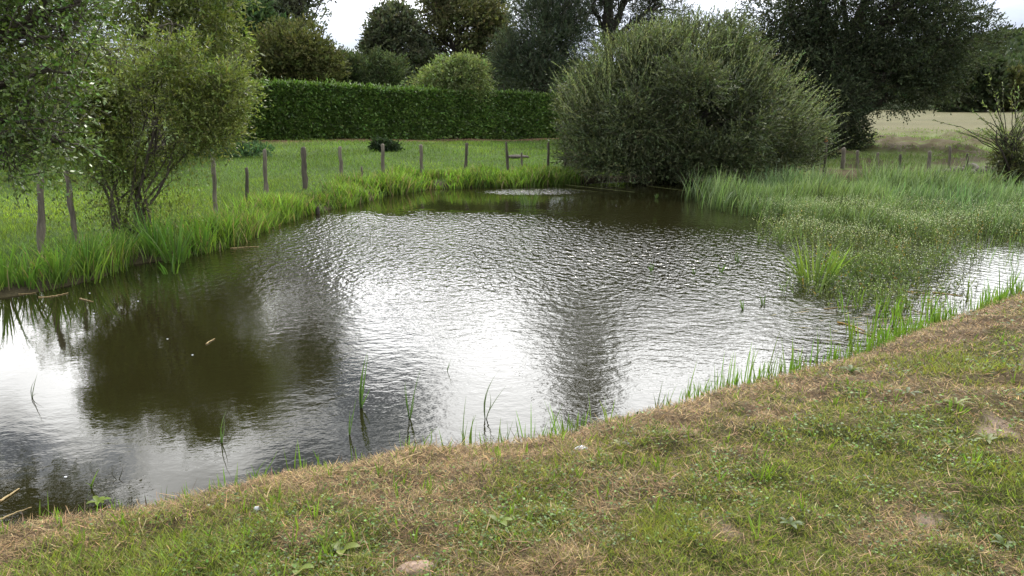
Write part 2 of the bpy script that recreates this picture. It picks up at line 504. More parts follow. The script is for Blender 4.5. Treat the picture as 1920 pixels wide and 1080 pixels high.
hf_ = wm('ADD', wm('MULTIPLY', h4, .036), wm('MULTIPLY', h1, .006))
hh = wm('ADD', wm('MULTIPLY', hn_, wm('SUBTRACT', 1.0, fw_)), wm('MULTIPLY', hf_, fw_))
hh = wm('MULTIPLY', hh, mask)
bw = n.new('ShaderNodeBump'); bw.inputs['Strength'].default_value = 1.0; bw.inputs['Distance'].default_value = 1.0
l.new(hh, bw.inputs['Height'])
pw = n.new('ShaderNodeBsdfPrincipled')
pw.inputs['Base Color'].default_value = (.013, .012, .004, 1); pw.inputs['Roughness'].default_value = .02
pw.inputs['IOR'].default_value = 1.38
l.new(bw.outputs[0], pw.inputs['Normal'])
ow = n.new('ShaderNodeOutputMaterial'); l.new(pw.outputs[0], ow.inputs[0])
wv = np.array([[-9.2, 1.6, 0], [27, 1.6, 0], [27, 27, 0], [-9.2, 27, 0]])
# the pond sheet follows the shore a little way under the banks
cen = poly.mean(0); off = []
for k_ in range(len(poly)):
    a_, b_, c_ = poly[k_ - 1], poly[k_], poly[(k_ + 1) % len(poly)]
    t_ = unit(c_ - a_); nrm = np.array([t_[1], -t_[0]])
    if inside_poly(np.array([b_[0] + nrm[0] * .05]), np.array([b_[1] + nrm[1] * .05]), poly)[0]: nrm = -nrm
    off.append(b_ + nrm * .12)
off = np.array(off)
wmesh = bpy.data.meshes.new('pond_water'); wmesh.from_pydata([(p[0], p[1], 0.0) for p in off], [], [tuple(range(len(off)))]); wmesh.update()
if wmesh.polygons[0].normal.z < 0: wmesh.flip_normals()
wmesh.materials.append(mw)
wob_ = bpy.data.objects.new('pond_water', wmesh); sc.collection.objects.link(wob_); tag(wob_, kind='structure')


# ------------------------------------------------------------------ foliage builders
def rhombi(pos, dirn, ln, wd, col, fold=.0):
    """leaf-shaped quads. pos,dirn (n,3), ln,wd (n,), col (n,3)"""
    dirn = unit(dirn); s = unit(np.cross(dirn, rng.normal(size=dirn.shape)))
    tip = pos + dirn * ln[:, None]; mid = pos + dirn * (ln * .45)[:, None]
    V = np.stack([pos, mid + s * (wd / 2)[:, None], tip, mid - s * (wd / 2)[:, None]], 1)
    C = np.repeat(col[:, None, :], 4, 1)
    return V.reshape(-1, 3), C.reshape(-1, 3)


def tinted(n_, base, var=.25, hue=.08):
    b = np.asarray(base, float)
    c = b * (1 + rng.normal(0, var, (n_, 1))).clip(.35, 1.9)
    return (c * (1 + rng.normal(0, hue, (n_, 3)))).clip(.002, .9)


def shoots(P0, D, L_, nl, ll, lw, col, droop=.15, spread=.9, lf_var=.25):
    """leafy shoots: returns leaf quads and shoot end points"""
    N = len(P0); D = unit(D)
    t = (np.arange(nl) + rng.random((N, nl))) / nl
    pos = P0[:, None, :] + D[:, None, :] * (L_[:, None] * t)[..., None]
    pos[..., 2] -= droop * L_[:, None] * t * t
    d = D[:, None, :] + rng.normal(0, spread, (N, nl, 3)) * .6
    c = col[:, None, :] * (1 + rng.normal(0, lf_var, (N, nl, 1))).clip(.4, 1.8)
    pos = pos.reshape(-1, 3); d = d.reshape(-1, 3); n_ = len(pos)
    sz = (1 + rng.normal(0, .22, n_)).clip(.5, 1.6)
    return rhombi(pos, d, ll * sz, lw * sz, c.reshape(-1, 3))


def sample_lobes(lobes, N, shell=.42, clump=.0, cf=1.2, seed=0.0, under=1.0, lumpy=.36):
    """points and outward directions inside a union of ellipsoids [(centre, (rx,ry,rz))]"""
    vol = np.array([r[0] * r[1] * r[2] for _, r in lobes]) ** .72; vol /= vol.sum()
    Ps, Ds = [], []
    for (c, r), f in zip(lobes, vol):
        k = int(N * f * (1.7 if clump else 1.0)) + 1
        u = unit(rng.normal(size=(k, 3)))
        if under < 1: u = u[(u[:, 2] > -.35) | (rng.random(k) < under)]; k = len(u)
        rad = rng.random(k) ** shell
        # lumpy outline
        lump = 1 - lumpy / 2 + lumpy * noise3(u[:, 0] * 2.2 + c[0], u[:, 1] * 2.2 + c[1], u[:, 2] * 2.2 + seed)
        p = np.asarray(c) + u * np.asarray(r) * (rad * lump)[:, None]
        keep = np.ones(k, bool)
        if clump:
            q = fbm(p[:, 0] * cf, p[:, 1] * cf, p[:, 2] * cf + seed, 2)
            keep = rng.random(k) < sstep(q, clump - .08, clump + .10)
        Ps.append(p[keep]); Ds.append(u[keep])
    Ps, Ds = np.concatenate(Ps), np.concatenate(Ds)
    if len(Ps) > N: s = rng.permutation(len(Ps))[:N]; Ps, Ds = Ps[s], Ds[s]
    return Ps, Ds


def lobes_px(specs, D):
    out = []
    for s in specs:
        px, py, rx, ry = s[:4]; dz = s[4] if len(s) > 4 else 0.0; ryd = s[5] if len(s) > 5 else None
        c = W(px, py, D + dz); k = (D + dz) / F * 1.0
        out.append((c, (rx * k, (ryd if ryd else (rx + ry) / 2 * k), ry * k)))
    return out


def limbs(base, lobes, trunk_r, nsub=8, stems=1, fork=.3, spread=.3, sub_r=.25):
    lines = []
    base = np.asarray(base, float)
    roots = [base + np.array([rng.normal(0, spread), rng.normal(0, spread), -.1]) if stems > 1 else base + np.array([0, 0, -.15]) for _ in range(stems)]
    if stems == 1:
        top = np.mean([c for c, r in lobes], 0)
        fk = base + (top - base) * fork; fk[:2] = base[:2] + (top - base)[:2] * fork * .6
        tl = curve(roots[0], fk, (0, 0, 0), 6, .02)
        lines.append((tl, np.linspace(trunk_r * 1.25, trunk_r * .85, 6)))
    for i_, (c, r) in enumerate(lobes):
        s0 = fk if stems == 1 else roots[i_ % stems]
        r0 = trunk_r * (.62 if stems == 1 else 1.0) * (.8 + .4 * rng.random())
        end = np.asarray(c) + np.array([0, 0, r[2] * .35])
        ln = curve(s0, end, np.array([0, 0, .10 * np.linalg.norm(end - s0)]) + rng.normal(0, .05, 3), 7, .035)
        lines.append((ln, np.linspace(r0, r0 * .25, 7)))
        for _ in range(nsub):
            a0 = ln[rng.integers(2, 7)]
            u = unit(rng.normal(size=3)); u[2] = abs(u[2]) * .9 + (u[2] < 0) * -.2
            e = np.asarray(c) + u * np.asarray(r) * (.6 + .35 * rng.random())
            l2 = curve(a0, e, rng.normal(0, .04 * np.linalg.norm(e - a0), 3) + np.array([0, 0, .05]), 5, .05)
            rr_ = r0 * sub_r * (.6 + .6 * rng.random()); lines.append((l2, np.linspace(rr_, rr_ * .25, 5)))
            for _k in range(2):
                e2 = l2[3] + unit(rng.normal(size=3) + u) * np.mean(r) * .35
                lines.append((curve(l2[2], e2, (0, 0, 0), 4, .05), np.linspace(rr_ * .5, rr_ * .15, 4)))
    return lines


def tree(name, label, cat, base, lobes, leaf, N, nl, ll, lw, Ls, mat, bark, trunk_r, group=None, stems=1, fork=.3, spread=.3,
         up=.5, out=.8, rnd=.5, droop=.15, shell=.42, clump=0., cf=1.2, nsub=8, var=.25, hue=.07, sub_r=.25, top_tint=None, leafspread=.9, seed=0., under=1.0, bias=(0, 0, 0), twigs=False, trunk=True, lumpy=.36):
    base = np.asarray(base, float)
    e = empty(name, base, label, cat, group)
    if trunk:
        lines = limbs(base, lobes, trunk_r, nsub, stems, fork, spread, sub_r)
    Pp, Dd = sample_lobes(lobes, N, shell, clump, cf, seed, under, lumpy)
    dirs = Dd * out + np.array([0, 0, up]) + rng.normal(0, rnd, Dd.shape) + np.asarray(bias)
    col = tinted(len(Pp), leaf, var, hue)
    big_ = fbm(Pp[:, 0] * .8, Pp[:, 1] * .8, Pp[:, 2] * .8 + 40, 2)[:, None]
    col = col * (.75 + .5 * big_)
    if top_tint is not None:
        m = rng.random(len(Pp)) < .5
        col[m] = col[m] * np.asarray(top_tint)
    Lr = Ls * (.6 + .8 * rng.random(len(Pp)))
    V, C = shoots(Pp, dirs, Lr, nl, ll, lw, col, droop, leafspread)
    make_mesh('crown', V, np.arange(len(V)), 4, mat, e, C, loc=base)
    if trunk:
        if twigs:
            dn = unit(dirs); k = rng.permutation(len(Pp))[:twigs]
            for q in k:
                p0 = Pp[q]; p1 = p0 + dn[q] * Lr[q] * .9; p1[2] -= droop * Lr[q] * .8
                lines.append((np.array([p0 - dn[q] * Lr[q] * .5, p0, p1]), np.array([.006, .004, .002]) * (1.4 if Ls > .3 else 1)))
        tubes('trunk', lines, bark, e, 5, loc=base)
    return e


# ------------------------------------------------------------------ trees at the back, left to right
def gpt(px, D):
    w = W(px, 300, D); return np.array([w[0], D, G1(w[0], D)])


# big weeping willow behind the left shrub
tree('willow_tree', 'tall hazy green willow with pale upright limbs behind the yellow-green shrub, at the upper left', 'tree', gpt(300, 26),
     lobes_px([(120, 40, 130, 110), (260, -20, 130, 90, 1), (340, 70, 110, 100), (395, 130, 75, 110), (200, 150, 140, 90), (100, 200, 120, 90), (380, -60, 100, 80), (330, -160, 170, 90, 1)], 26),
     (.12, .145, .045), 7500, 9, .16, .045, .55, M_leaf, M_bark, .22, fork=.25, up=-.1, out=.6, droop=.55, clump=.46, cf=.9, nsub=7, top_tint=(1.15, 1.15, .95), seed=3)
tree('poplar_tree', 'tall thin-leaved tree with open twiggy top against the sky, left of the sky gap', 'tree', gpt(540, 56),
     lobes_px([(560, 20, 55, 60), (500, -20, 70, 60), (585, -40, 45, 60), (470, 30, 50, 60), (540, -150, 90, 100), (450, -100, 80, 80), (545, 75, 50, 40), (500, -260, 70, 70)], 56),
     (.085, .098, .062), 3600, 8, .24, .12, .9, M_dull, M_bark_dark, .35, fork=.3, clump=.52, cf=.55, nsub=10, seed=5, shell=.55, sub_r=.32)
tree('dark_leafy_tree', 'dark green dense tree between the willow and the round olive bush', 'tree', gpt(468, 44),
     lobes_px([(468, 60, 55, 60), (440, 110, 60, 60), (500, 90, 45, 60), (420, 20, 45, 45)], 44),
     (.055, .09, .038), 4200, 9, .2, .11, .6, M_dull, M_bark_dark, .25, clump=.40, cf=.8, nsub=5, seed=6)
tree('round_bush', 'large round olive-brown bush behind the left part of the hedge', 'bush', gpt(545, 42),
     lobes_px([(548, 105, 76, 58), (500, 135, 60, 50), (595, 135, 50, 45)], 42),
     (.10, .108, .04), 5000, 9, .15, .07, .5, M_dull, M_bark_dark, .14, stems=3, up=.6, clump=.36, cf=1.1, nsub=4, seed=7)
tree('pale_bush', 'pale green feathery bush above the hedge, under the sky gap', 'bush', gpt(650, 44),
     lobes_px([(625, 135, 42, 38), (665, 140, 45, 32), (715, 138, 40, 34)], 44),
     (.075, .10, .045), 3300, 9, .15, .05, .5, M_dull, M_bark_dark, .1, stems=3, up=.9, clump=.36, cf=1.3, nsub=4, seed=8)
tree('oak_tree', 'lower round-topped oak with sky showing through its thin crown, just right of the sky gap', 'tree', gpt(745, 50),
     lobes_px([(740, 70, 48, 52), (715, 110, 32, 38), (765, 120, 48, 42), (735, 45, 30, 28), (700, 75, 20, 26)], 50),
     (.095, .108, .065), 2800, 9, .19, .10, .6, M_dull, M_bark_dark, .28, fork=.35, clump=.46, cf=.8, nsub=9, seed=9, sub_r=.3, group='oaks behind the hedge')
tree('oak_tree', 'tall spreading oak with gaps of sky near its foot, above the middle of the hedge', 'tree', gpt(865, 52),
     lobes_px([(860, 45, 75, 62), (820, 15, 42, 42), (905, 60, 52, 46), (845, 110, 55, 36), (905, 115, 38, 32), (870, -22, 42, 30), (800, 80, 30, 50)], 52),
     (.115, .118, .055), 4000, 9, .19, .10, .6, M_dull, M_bark_dark, .34, fork=.35, clump=.47, cf=.75, nsub=11, seed=10, sub_r=.3, group='oaks behind the hedge')
tree('willow_sapling', 'light yellow-green arching bush above the hedge, in front of the oaks', 'bush', gpt(850, 40),
     lobes_px([(845, 145, 46, 32), (875, 138, 32, 28), (812, 156, 30, 20), (880, 160, 34, 20)], 40),
     (.17, .21, .08), 3000, 9, .14, .04, .55, M_leaf, M_bark, .07, stems=4, up=.5, out=.9, clump=.36, cf=1.6, droop=.5, nsub=5, seed=11)
tree('thin_birch', 'narrow wispy tree between the spreading oak and the soft blue-green pine', 'tree', gpt(940, 56),
     lobes_px([(938, 40, 18, 40), (945, 90, 22, 45), (930, 130, 30, 36)], 56),
     (.05, .065, .038), 1500, 8, .17, .07, .6, M_dull, M_bark_dark, .14, clump=.40, cf=.9, nsub=8, seed=12, up=.8)
tree('pine_tree', 'dense soft blue-green pine between the oaks and the big grey willow bush', 'tree', gpt(1020, 44),
     lobes_px([(1015, 70, 62, 75), (1030, 0, 62, 60), (1005, 130, 80, 55), (1040, -70, 45, 60), (960, 110, 40, 45), (1075, 70, 35, 60)], 44),
     (.070, .088, .058), 7500, 12, .18, .03, .5, M_dull, M_bark_dark, .3, up=.7, clump=.33, cf=1.0, nsub=5, seed=13, leafspread=.7)
tree('pine_tree', 'tall dark open-branched pine rising out of the picture behind the grey willow bush', 'tree', gpt(1130, 46),
     lobes_px([(1110, 30, 50, 45), (1180, 5, 75, 45), (1240, 25, 50, 38), (1125, -80, 80, 70), (1190, -40, 50, 45), (1120, -190, 75, 80), (1115, -300, 60, 90), (1112, -400, 40, 80), (1170, 75, 60, 36), (1260, 60, 45, 36)], 46),
     (.06, .07, .05), 6000, 11, .17, .035, .5, M_dull, M_bark_dark, .34, fork=.5, up=.5, clump=.49, cf=.8, nsub=10, seed=14, leafspread=.9, sub_r=.3)

# ------------------------------------------------------------------ clipped laurel hedge
def hedge_pt(s, v, dpt):
    """s along 0..1, v height 0..1, dpt depth from the face"""
    top = 2.95 - .50 * s + .16 * (fbm(s * 14, v * 0 + 3., 0., 3) - .5) - .10 * sstep(s, .0, .12) * 0
    bot = G_h(s) - .12 + .22 * noise3(s * 22, v * 0 + 8.)
    lump = .16 * (fbm(s * 26, v * 3, 2.) - .5)
    x = HA[0] + hd[0] * s * Lh + hn[0] * (lump - dpt); y = HA[1] + hd[1] * s * Lh + hn[1] * (lump - dpt)
    return np.stack([x, y, bot + (top - bot) * v], -1)


_sg = np.linspace(0, 1, 60); _gg = ground(HA[0] + hd[0] * _sg * Lh, HA[1] + hd[1] * _sg * Lh, detail=False)
G_h = lambda s: np.interp(s, _sg, _gg)
hedge = empty('laurel_hedge', (HA[0], HA[1], _gg[0]), 'long dark green clipped laurel hedge running across the back of the meadow', 'hedge')
NH = 62000
s_, v_ = rng.random(NH), rng.random(NH) ** .9
p_ = hedge_pt(s_, v_, rng.random(NH) * .22)
nd = hn * .9 + np.array([0, 0, .1]) + rng.normal(0, .75, (NH, 3))
sT = rng.random(16000); pT = hedge_pt(sT, np.full(16000, .985), rng.random(16000) * 1.3); pT[:, 2] += rng.normal(0, .04, 16000)
nT = np.array([0, 0, .9]) + rng.normal(0, .6, (16000, 3))
colh = tinted(NH, (.082, .14, .032), .55, .08) * (.7 + .6 * fbm(s_ * 30, v_ * 4, 1.)[:, None])
pT[:, 2] += np.where(rng.random(16000) < .06, rng.random(16000) * .22, 0)
colT = tinted(16000, (.085, .15, .022), .3, .08)
pp = np.concatenate([p_, pT]); dd_ = np.concatenate([nd, nT]); cc = np.concatenate([colh, colT]); k = len(pp)
V, C = rhombi(pp, dd_, .15 * (.6 + .8 * rng.random(k)), .075 * (.6 + .8 * rng.random(k)), cc)
make_mesh('foliage', V, np.arange(len(V)), 4, M_gloss, hedge, C, loc=(HA[0], HA[1], _gg[0]))
# inner woody mass that stops one seeing through
cs = np.linspace(0, 1, 60); ring = []
for vv, dp in ((.0, .25), (.97, .25), (.97, 1.2), (.0, 1.2)): ring.append(hedge_pt(cs, np.full(60, vv), dp))
ring = np.stack(ring, 1); V = ring.reshape(-1, 3)
i = np.arange(59)[:, None] * 4 + np.arange(4); j = np.arange(59)[:, None] * 4 + (np.arange(4) + 1) % 4
Qh = np.stack([i, j, j + 4, i + 4], -1).reshape(-1, 4)
Qh = np.concatenate([Qh, [[0, 1, 2, 3], [236, 237, 238, 239]]])
make_mesh('branches', V, Qh, 4, M_bark_dark, hedge, loc=(HA[0], HA[1], _gg[0]))

# ------------------------------------------------------------------ right-hand trees
tree('evergreen_oak', 'huge dark broad-crowned tree with low hanging branches behind the grey willow, beside the dry field', 'tree', gpt(1560, 33) ,
     lobes_px([(1480, 40, 90, 70), (1580, 20, 110, 90), (1690, 50, 120, 95), (1770, 75, 92, 85), (1560, 140, 110, 80), (1660, 150, 115, 62), (1750, 150, 75, 45), (1560, 240, 62, 70), (1530, 285, 75, 40), (1480, 290, 60, 30), (1500, 110, 90, 80),
                (1640, -90, 100, 85), (1720, -40, 90, 60), (1560, -40, 60, 50), (1530, 300, 50, 40), (1440, 110, 70, 70, 1), (1500, 200, 70, 60, -1), (1560, 190, 60, 60, -1.5), (1590, 275, 40, 45)], 33),
     (.040, .050, .028), 25000, 10, .095, .045, .40, M_dull, M_bark_dark, .4, fork=.22, up=.35, clump=.36, cf=1.0, nsub=6, seed=20, shell=.42, top_tint=(1.25, 1.25, 1.2))
tree('willow_bush', 'huge rounded grey-green willow bush leaning over the far end of the pond', 'bush', P(1240, 333) + np.array([0, .8, .1]),
     lobes_px([(1270, 130, 95, 85), (1180, 150, 80, 75), (1345, 125, 85, 75), (1110, 205, 60, 72), (1408, 182, 66, 64), (1250, 215, 110, 80, -1.0), (1150, 262, 75, 58, -.8), (1360, 220, 95, 75, -1.0), (1455, 240, 66, 58, -.4), (1200, 300, 130, 34, -1.2), (1340, 290, 90, 36, -1.4),
                (1520, 245, 30, 34), (1300, 300, 150, 30, -.6), (1090, 285, 45, 42), (1430, 295, 100, 34), (1225, 100, 50, 45, -.8), (1395, 240, 60, 45, -2.0), (1195, 225, 55, 50, -2.0), (1300, 165, 60, 50, -2.2), (1335, 88, 75, 50), (1330, 210, 70, 60, .8)], 23.3),
     (.066, .080, .036), 27000, 11, .080, .027, .34, M_leaf, M_bark_dark, .09, stems=7, spread=.8, up=.5, out=.8, rnd=.5, droop=.1, clump=.33, cf=1.0, nsub=6, seed=21, shell=.40, leafspread=.7, top_tint=(1.55, 1.55, 1.65), bias=(.1, 0, 0), lumpy=.6)
tree('shade_thicket', 'added near-black low thicket standing in for the shade under and behind the grey willow bush at the far shore', 'thicket', gpt(1300, 26.5),  # dark leafy mass added to imitate the deep shade beneath the bush
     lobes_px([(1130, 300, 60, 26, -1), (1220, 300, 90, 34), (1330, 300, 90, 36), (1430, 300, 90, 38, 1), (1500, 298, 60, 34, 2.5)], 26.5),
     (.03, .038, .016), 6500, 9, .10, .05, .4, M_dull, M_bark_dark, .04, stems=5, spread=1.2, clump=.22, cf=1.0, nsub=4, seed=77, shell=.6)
# feathery shoots standing out of its top are part of the same crown
wb = bpy.data.objects['willow_bush']
NS = 800
ang = rng.random(NS); pxs = 1060 + 480 * ang; top_y = np.interp(pxs, [1060, 1100, 1180, 1280, 1350, 1430, 1500, 1560], [175, 118, 78, 50, 62, 105, 160, 225]) + 8 + rng.random(NS) ** .8 * 95
p0 = np.array([W(a_, b_, 23.3 + c_) for a_, b_, c_ in zip(pxs, top_y, rng.normal(-.8, .8, NS))])
dv = np.stack([(pxs - 1290) / 300 + .15, np.full(NS, -.25), np.full(NS, 1.0)], -1) + rng.normal(0, .38, (NS, 3))
V, C = shoots(p0, dv, .55 + .5 * rng.random(NS), 20, .075, .018, tinted(NS, (.15, .175, .09), .2, .06), .0, .45)
make_mesh('shoot_foliage', V, np.arange(len(V)), 4, M_leaf, wb, C, loc=np.array(wb.location))

# distant trees past the field
for (px, py, rx, ry, D, c, lab) in [
    (1835, 150, 34, 42, 150, (.045, .06, .028), 'dark tree at the far edge of the dry field, close against the big dark crown'),
    (1862, 165, 30, 34, 158, (.060, .08, .03), 'mid green tree at the far field edge, second from the big dark crown'),
    (1896, 168, 30, 34, 152, (.078, .085, .034), 'olive tree at the far edge of the dry field, near the picture edge'),
    (1925, 172, 30, 32, 156, (.07, .06, .03), 'brownish tree at the far edge of the dry field, cut by the picture edge'),
    (1800, 172, 30, 34, 150, (.05, .062, .03), 'dark tree at the far field edge seen below the big dark crown'),
    (1965, 165, 36, 42, 150, (.05, .07, .03), 'green tree at the far field edge outside the picture')]:
    if px > 1950: continue
    tree('field_tree', lab, 'tree', gpt(px, D), lobes_px([(px, py, rx, ry), (px - 14, py + 16, rx * .7, ry * .7), (px + 15, py + 12, rx * .7, ry * .7), (px, py + 28, rx * 1.1, ry * .5)], D),
         c, 1300, 7, .7, .42, 1.2, M_dull, M_bark_dark, .4, clump=.36, cf=.3, nsub=3, seed=px, group='trees at the far edge of the field')

# far-off woods: one mass behind everything
NF = 9000
t_ = rng.random(NF)
fxw = -260 + 760 * t_; fyw = 185 + 250 * rng.random(NF) ** 1.3
gzw = ground(fxw, fyw, detail=False)
hcr = 7 + 5 * noise3(fxw / 14, fyw / 14, 3.)
Vf, Cf = [], []
for kk in range(14):
    u = unit(rng.normal(size=(NF, 3))); u[:, 2] = abs(u[:, 2])
    p = np.stack([fxw, fyw, gzw + hcr * .35], -1) + u * np.array([3.8, 3.8, 1]) * np.stack([np.ones(NF), np.ones(NF), hcr * .6], -1)
    c = tinted(NF, (.045, .062, .032), .18, .05) * (.6 + .8 * noise3(fxw / 9, fyw / 9, 5.)[:, None])
    V, C = rhombi(p, u + rng.normal(0, .6, (NF, 3)), np.full(NF, 2.4), np.full(NF, 1.6), c); Vf.append(V); Cf.append(C)
Vf = np.concatenate(Vf); Cf = np.concatenate(Cf)
o = make_mesh('woods', Vf, np.arange(len(Vf)), 4, M_dull, None, Cf)
tag(o, 'distant dark green woodland covering the low hill beyond the field', 'woods', kind='stuff')

# sparse pollarded willow at the right edge
e_b = hit(1905, 340)
e = empty('pollard_willow', e_b, 'sparse bush with long thin shoots on a dark stump at the right edge', 'bush')
lines = []; P0, D0, LL = [], [], []
kb = e_b[1] / F
kn = np.array([W(1890, 285, e_b[1])]) [0]
for q in range(46):
    a0 = kn + rng.normal(0, .16, 3); th = rng.uniform(-1.35, 1.1)
    dvec = np.array([math.sin(th) * 1.0, rng.normal(0, .35), math.cos(th) * 1.0 + .1]); ln = rng.uniform(.8, 1.9) * (1.0 if q % 3 else .6)
    c = curve(a0, a0 + unit(dvec) * ln * 1.15, np.array([0, 0, .06 * ln]), 6, .012)
    lines.append((c, np.linspace(.016, .004, 6)))
    for s0 in range(5): P0.append(c[s0]); D0.append(c[s0 + 1] - c[s0]); LL.append(ln / 5)
lines.append((curve(e_b - [0, 0, .1], kn, (.05, 0, 0), 6, .03), np.linspace(.24, .17, 6)))
for q in range(14): lines.append((curve(e_b + rng.normal(0, .15, 3) * [1, 1, 0], kn + rng.normal(0, .25, 3), (0, 0, 0), 5, .05), np.linspace(.04, .015, 5)))
tubes('trunk', lines, M_bark_dark, e, 5, loc=e_b)
P0, D0, LL = np.array(P0), np.array(D0), np.array(LL)
V, C = shoots(P0, D0, LL, 10, .09, .026, tinted(len(P0), (.15, .185, .075), .25, .06), 0, .7)
lob = [(kn + np.array([.05, 0, -.25]), (.42, .4, .42)), (kn + np.array([.25, 0, -.05]), (.5, .4, .3)), (kn + np.array([.2, 0, -.6]), (.4, .4, .4))]
pq, dq = sample_lobes(lob, 700, .5)
V2, C2 = shoots(pq, dq + rng.normal(0, .5, dq.shape), np.full(len(pq), .22), 8, .08, .035, tinted(len(pq), (.085, .095, .035), .3, .06))
V, C = np.concatenate([V, V2]), np.concatenate([C, C2])
make_mesh('crown', V, np.arange(len(V)), 4, M_leaf, e, C, loc=e_b)

# small dark bush by the hedge
b = hit(722, 283)
tree('small_bush', 'small low dark bush on the meadow just in front of the hedge', 'bush', b, [(b + np.array([0, 0, .10]), (.48, .4, .2)), (b + np.array([-.2, 0, .18]), (.25, .25, .22))],
     (.03, .05, .022), 700, 8, .08, .04, .14, M_dull, M_bark_dark, .02, stems=3, spread=.1, nsub=3)
b = hit(430, 292)
tree('nettle_clump', 'low blue-green nettle patch on the meadow beside the yellow-green shrub', 'plant', b, [(b + np.array([0, 0, .12]), (1.3, .8, .3)), (b + np.array([-1.0, 0, .12]), (.9, .6, .3))],
     (.07, .13, .06), 1300, 7, .09, .05, .16, M_dull, M_bark_dark, .01, stems=5, spread=.4, nsub=3)

# ------------------------------------------------------------------ shrub on the left bank (yellow-green willow)
sb = hit(238, 452); 
DS = sb[1]
tree('willow_shrub', 'yellow-green many-stemmed willow shrub standing among reeds on the left bank', 'shrub', sb,
     lobes_px([(275, 165, 120, 92), (185, 180, 90, 75), (355, 190, 78, 85), (295, 100, 85, 50), (225, 110, 75, 45), (370, 130, 60, 55), (180, 245, 80, 55), (390, 245, 60, 45), (305, 245, 105, 50), (240, 295, 90, 40), (150, 290, 55, 45), (140, 150, 50, 50), (425, 175, 40, 55), (325, 60, 40, 35)], DS),
     (.140, .172, .044), 10500, 9, .052, .019, .26, M_leaf, M_bark, .027, stems=8, spread=.16, up=.45, out=.7, rnd=.6, clump=.42, cf=1.7, nsub=8, seed=30, shell=.5, sub_r=.32, twigs=500, bias=(0, 0, 0))
# suckers low down
se = bpy.data.objects['willow_shrub']
NS = 900
p0 = sb + np.stack([rng.normal(.1, .55, NS), rng.normal(0, .35, NS), rng.random(NS) * 1.2 + .1], -1)
V, C = shoots(p0, rng.normal(0, .5, (NS, 3)) + [0, 0, .9], .2 + .25 * rng.random(NS), 8, .05, .02, tinted(NS, (.12, .155, .036), .3), 0, .7)
make_mesh('low_foliage', V, np.arange(len(V)), 4, M_leaf, se, C, loc=sb)

# ------------------------------------------------------------------ near tree overhanging at the left edge
tb = np.array([-7.9, 7.6, G1(-7.9, 7.6)])
tree('alder_tree', 'leafy green alder branches hanging in from the left edge, close to the camera', 'tree', tb,
     lobes_px([(-20, 60, 130, 120), (90, 20, 90, 60), (150, 20, 60, 45), (30, 190, 95, 90), (95, 150, 70, 55), (20, 290, 72, 70), (100, 245, 62, 48), (130, 90, 60, 45), (-100, 200, 130, 160), (0, -90, 190, 90), (-150, 0, 150, 150), (120, 275, 38, 26)], 7.3),
     (.085, .132, .026), 2800, 10, .046, .022, .26, M_gloss, M_bark, .12, fork=.35, up=.05, out=.6, rnd=.5, clump=.38, cf=2.4, nsub=6, seed=31, shell=.6, sub_r=.2, droop=.3, twigs=700, hue=.1)

# ------------------------------------------------------------------ grass-like things
def blades(base, ln, wd, lean, curl, seg, c0, c1=None, ang=None, lean_dir=None):
    """curved tapering blades. returns V, Q(3 or 4 -> quads), C"""
    N = len(base)
    th = rng.random(N) * 2 * np.pi if lean_dir is None else lean_dir
    hdir = np.stack([np.cos(th), np.sin(th), np.zeros(N)], -1)
    ft = rng.random(N) * 2 * np.pi if ang is None else ang
    side = np.stack([np.cos(ft), np.sin(ft), np.zeros(N)], -1)
    t = np.linspace(0, 1, seg + 1)
    a = lean[:, None] + curl[:, None] * t[None, :]
    dz = np.cos(a); dh = np.sin(a)
    st = ln[:, None] / seg
    z = np.concatenate([np.zeros((N, 1)), np.cumsum(dz[:, :-1] * st, 1)], 1); h = np.concatenate([np.zeros((N, 1)), np.cumsum(dh[:, :-1] * st, 1)], 1)
    ctr = base[:, None, :] + hdir[:, None, :] * h[..., None] + np.array([0, 0, 1.]) * z[..., None]
    w = wd[:, None] * np.interp(t, [0, .3, .7, 1], [.7, 1, .75, .06])[None, :] * .5
    V = np.stack([ctr - side[:, None, :] * w[..., None], ctr + side[:, None, :] * w[..., None]], 2).reshape(-1, 3)
    k = 2 * (seg + 1)
    q = np.array([[2 * s, 2 * s + 1, 2 * s + 3, 2 * s + 2] for s in range(seg)])
    Q_ = (np.arange(N)[:, None, None] * k + q[None]).reshape(-1, 4)
    c1 = c0 * 1.15 if c1 is None else c1
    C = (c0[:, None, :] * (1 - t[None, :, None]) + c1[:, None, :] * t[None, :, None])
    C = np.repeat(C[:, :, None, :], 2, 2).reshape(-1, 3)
    return V, Q_, C


def join(parts):
    V, Q_, C, off_ = [], [], [], 0
    for v, q, c in parts:
        V.append(v); Q_.append(q + off_); C.append(c); off_ += len(v)
    return np.concatenate(V), np.concatenate(Q_), np.concatenate(C)


def polar(N, r0, r1, a0, a1):
    r = r0 * (r1 / r0) ** rng.random(N); a_ = R(a0) + R(a1 - a0) * rng.random(N)
    return r * np.sin(a_), r * np.cos(a_), r


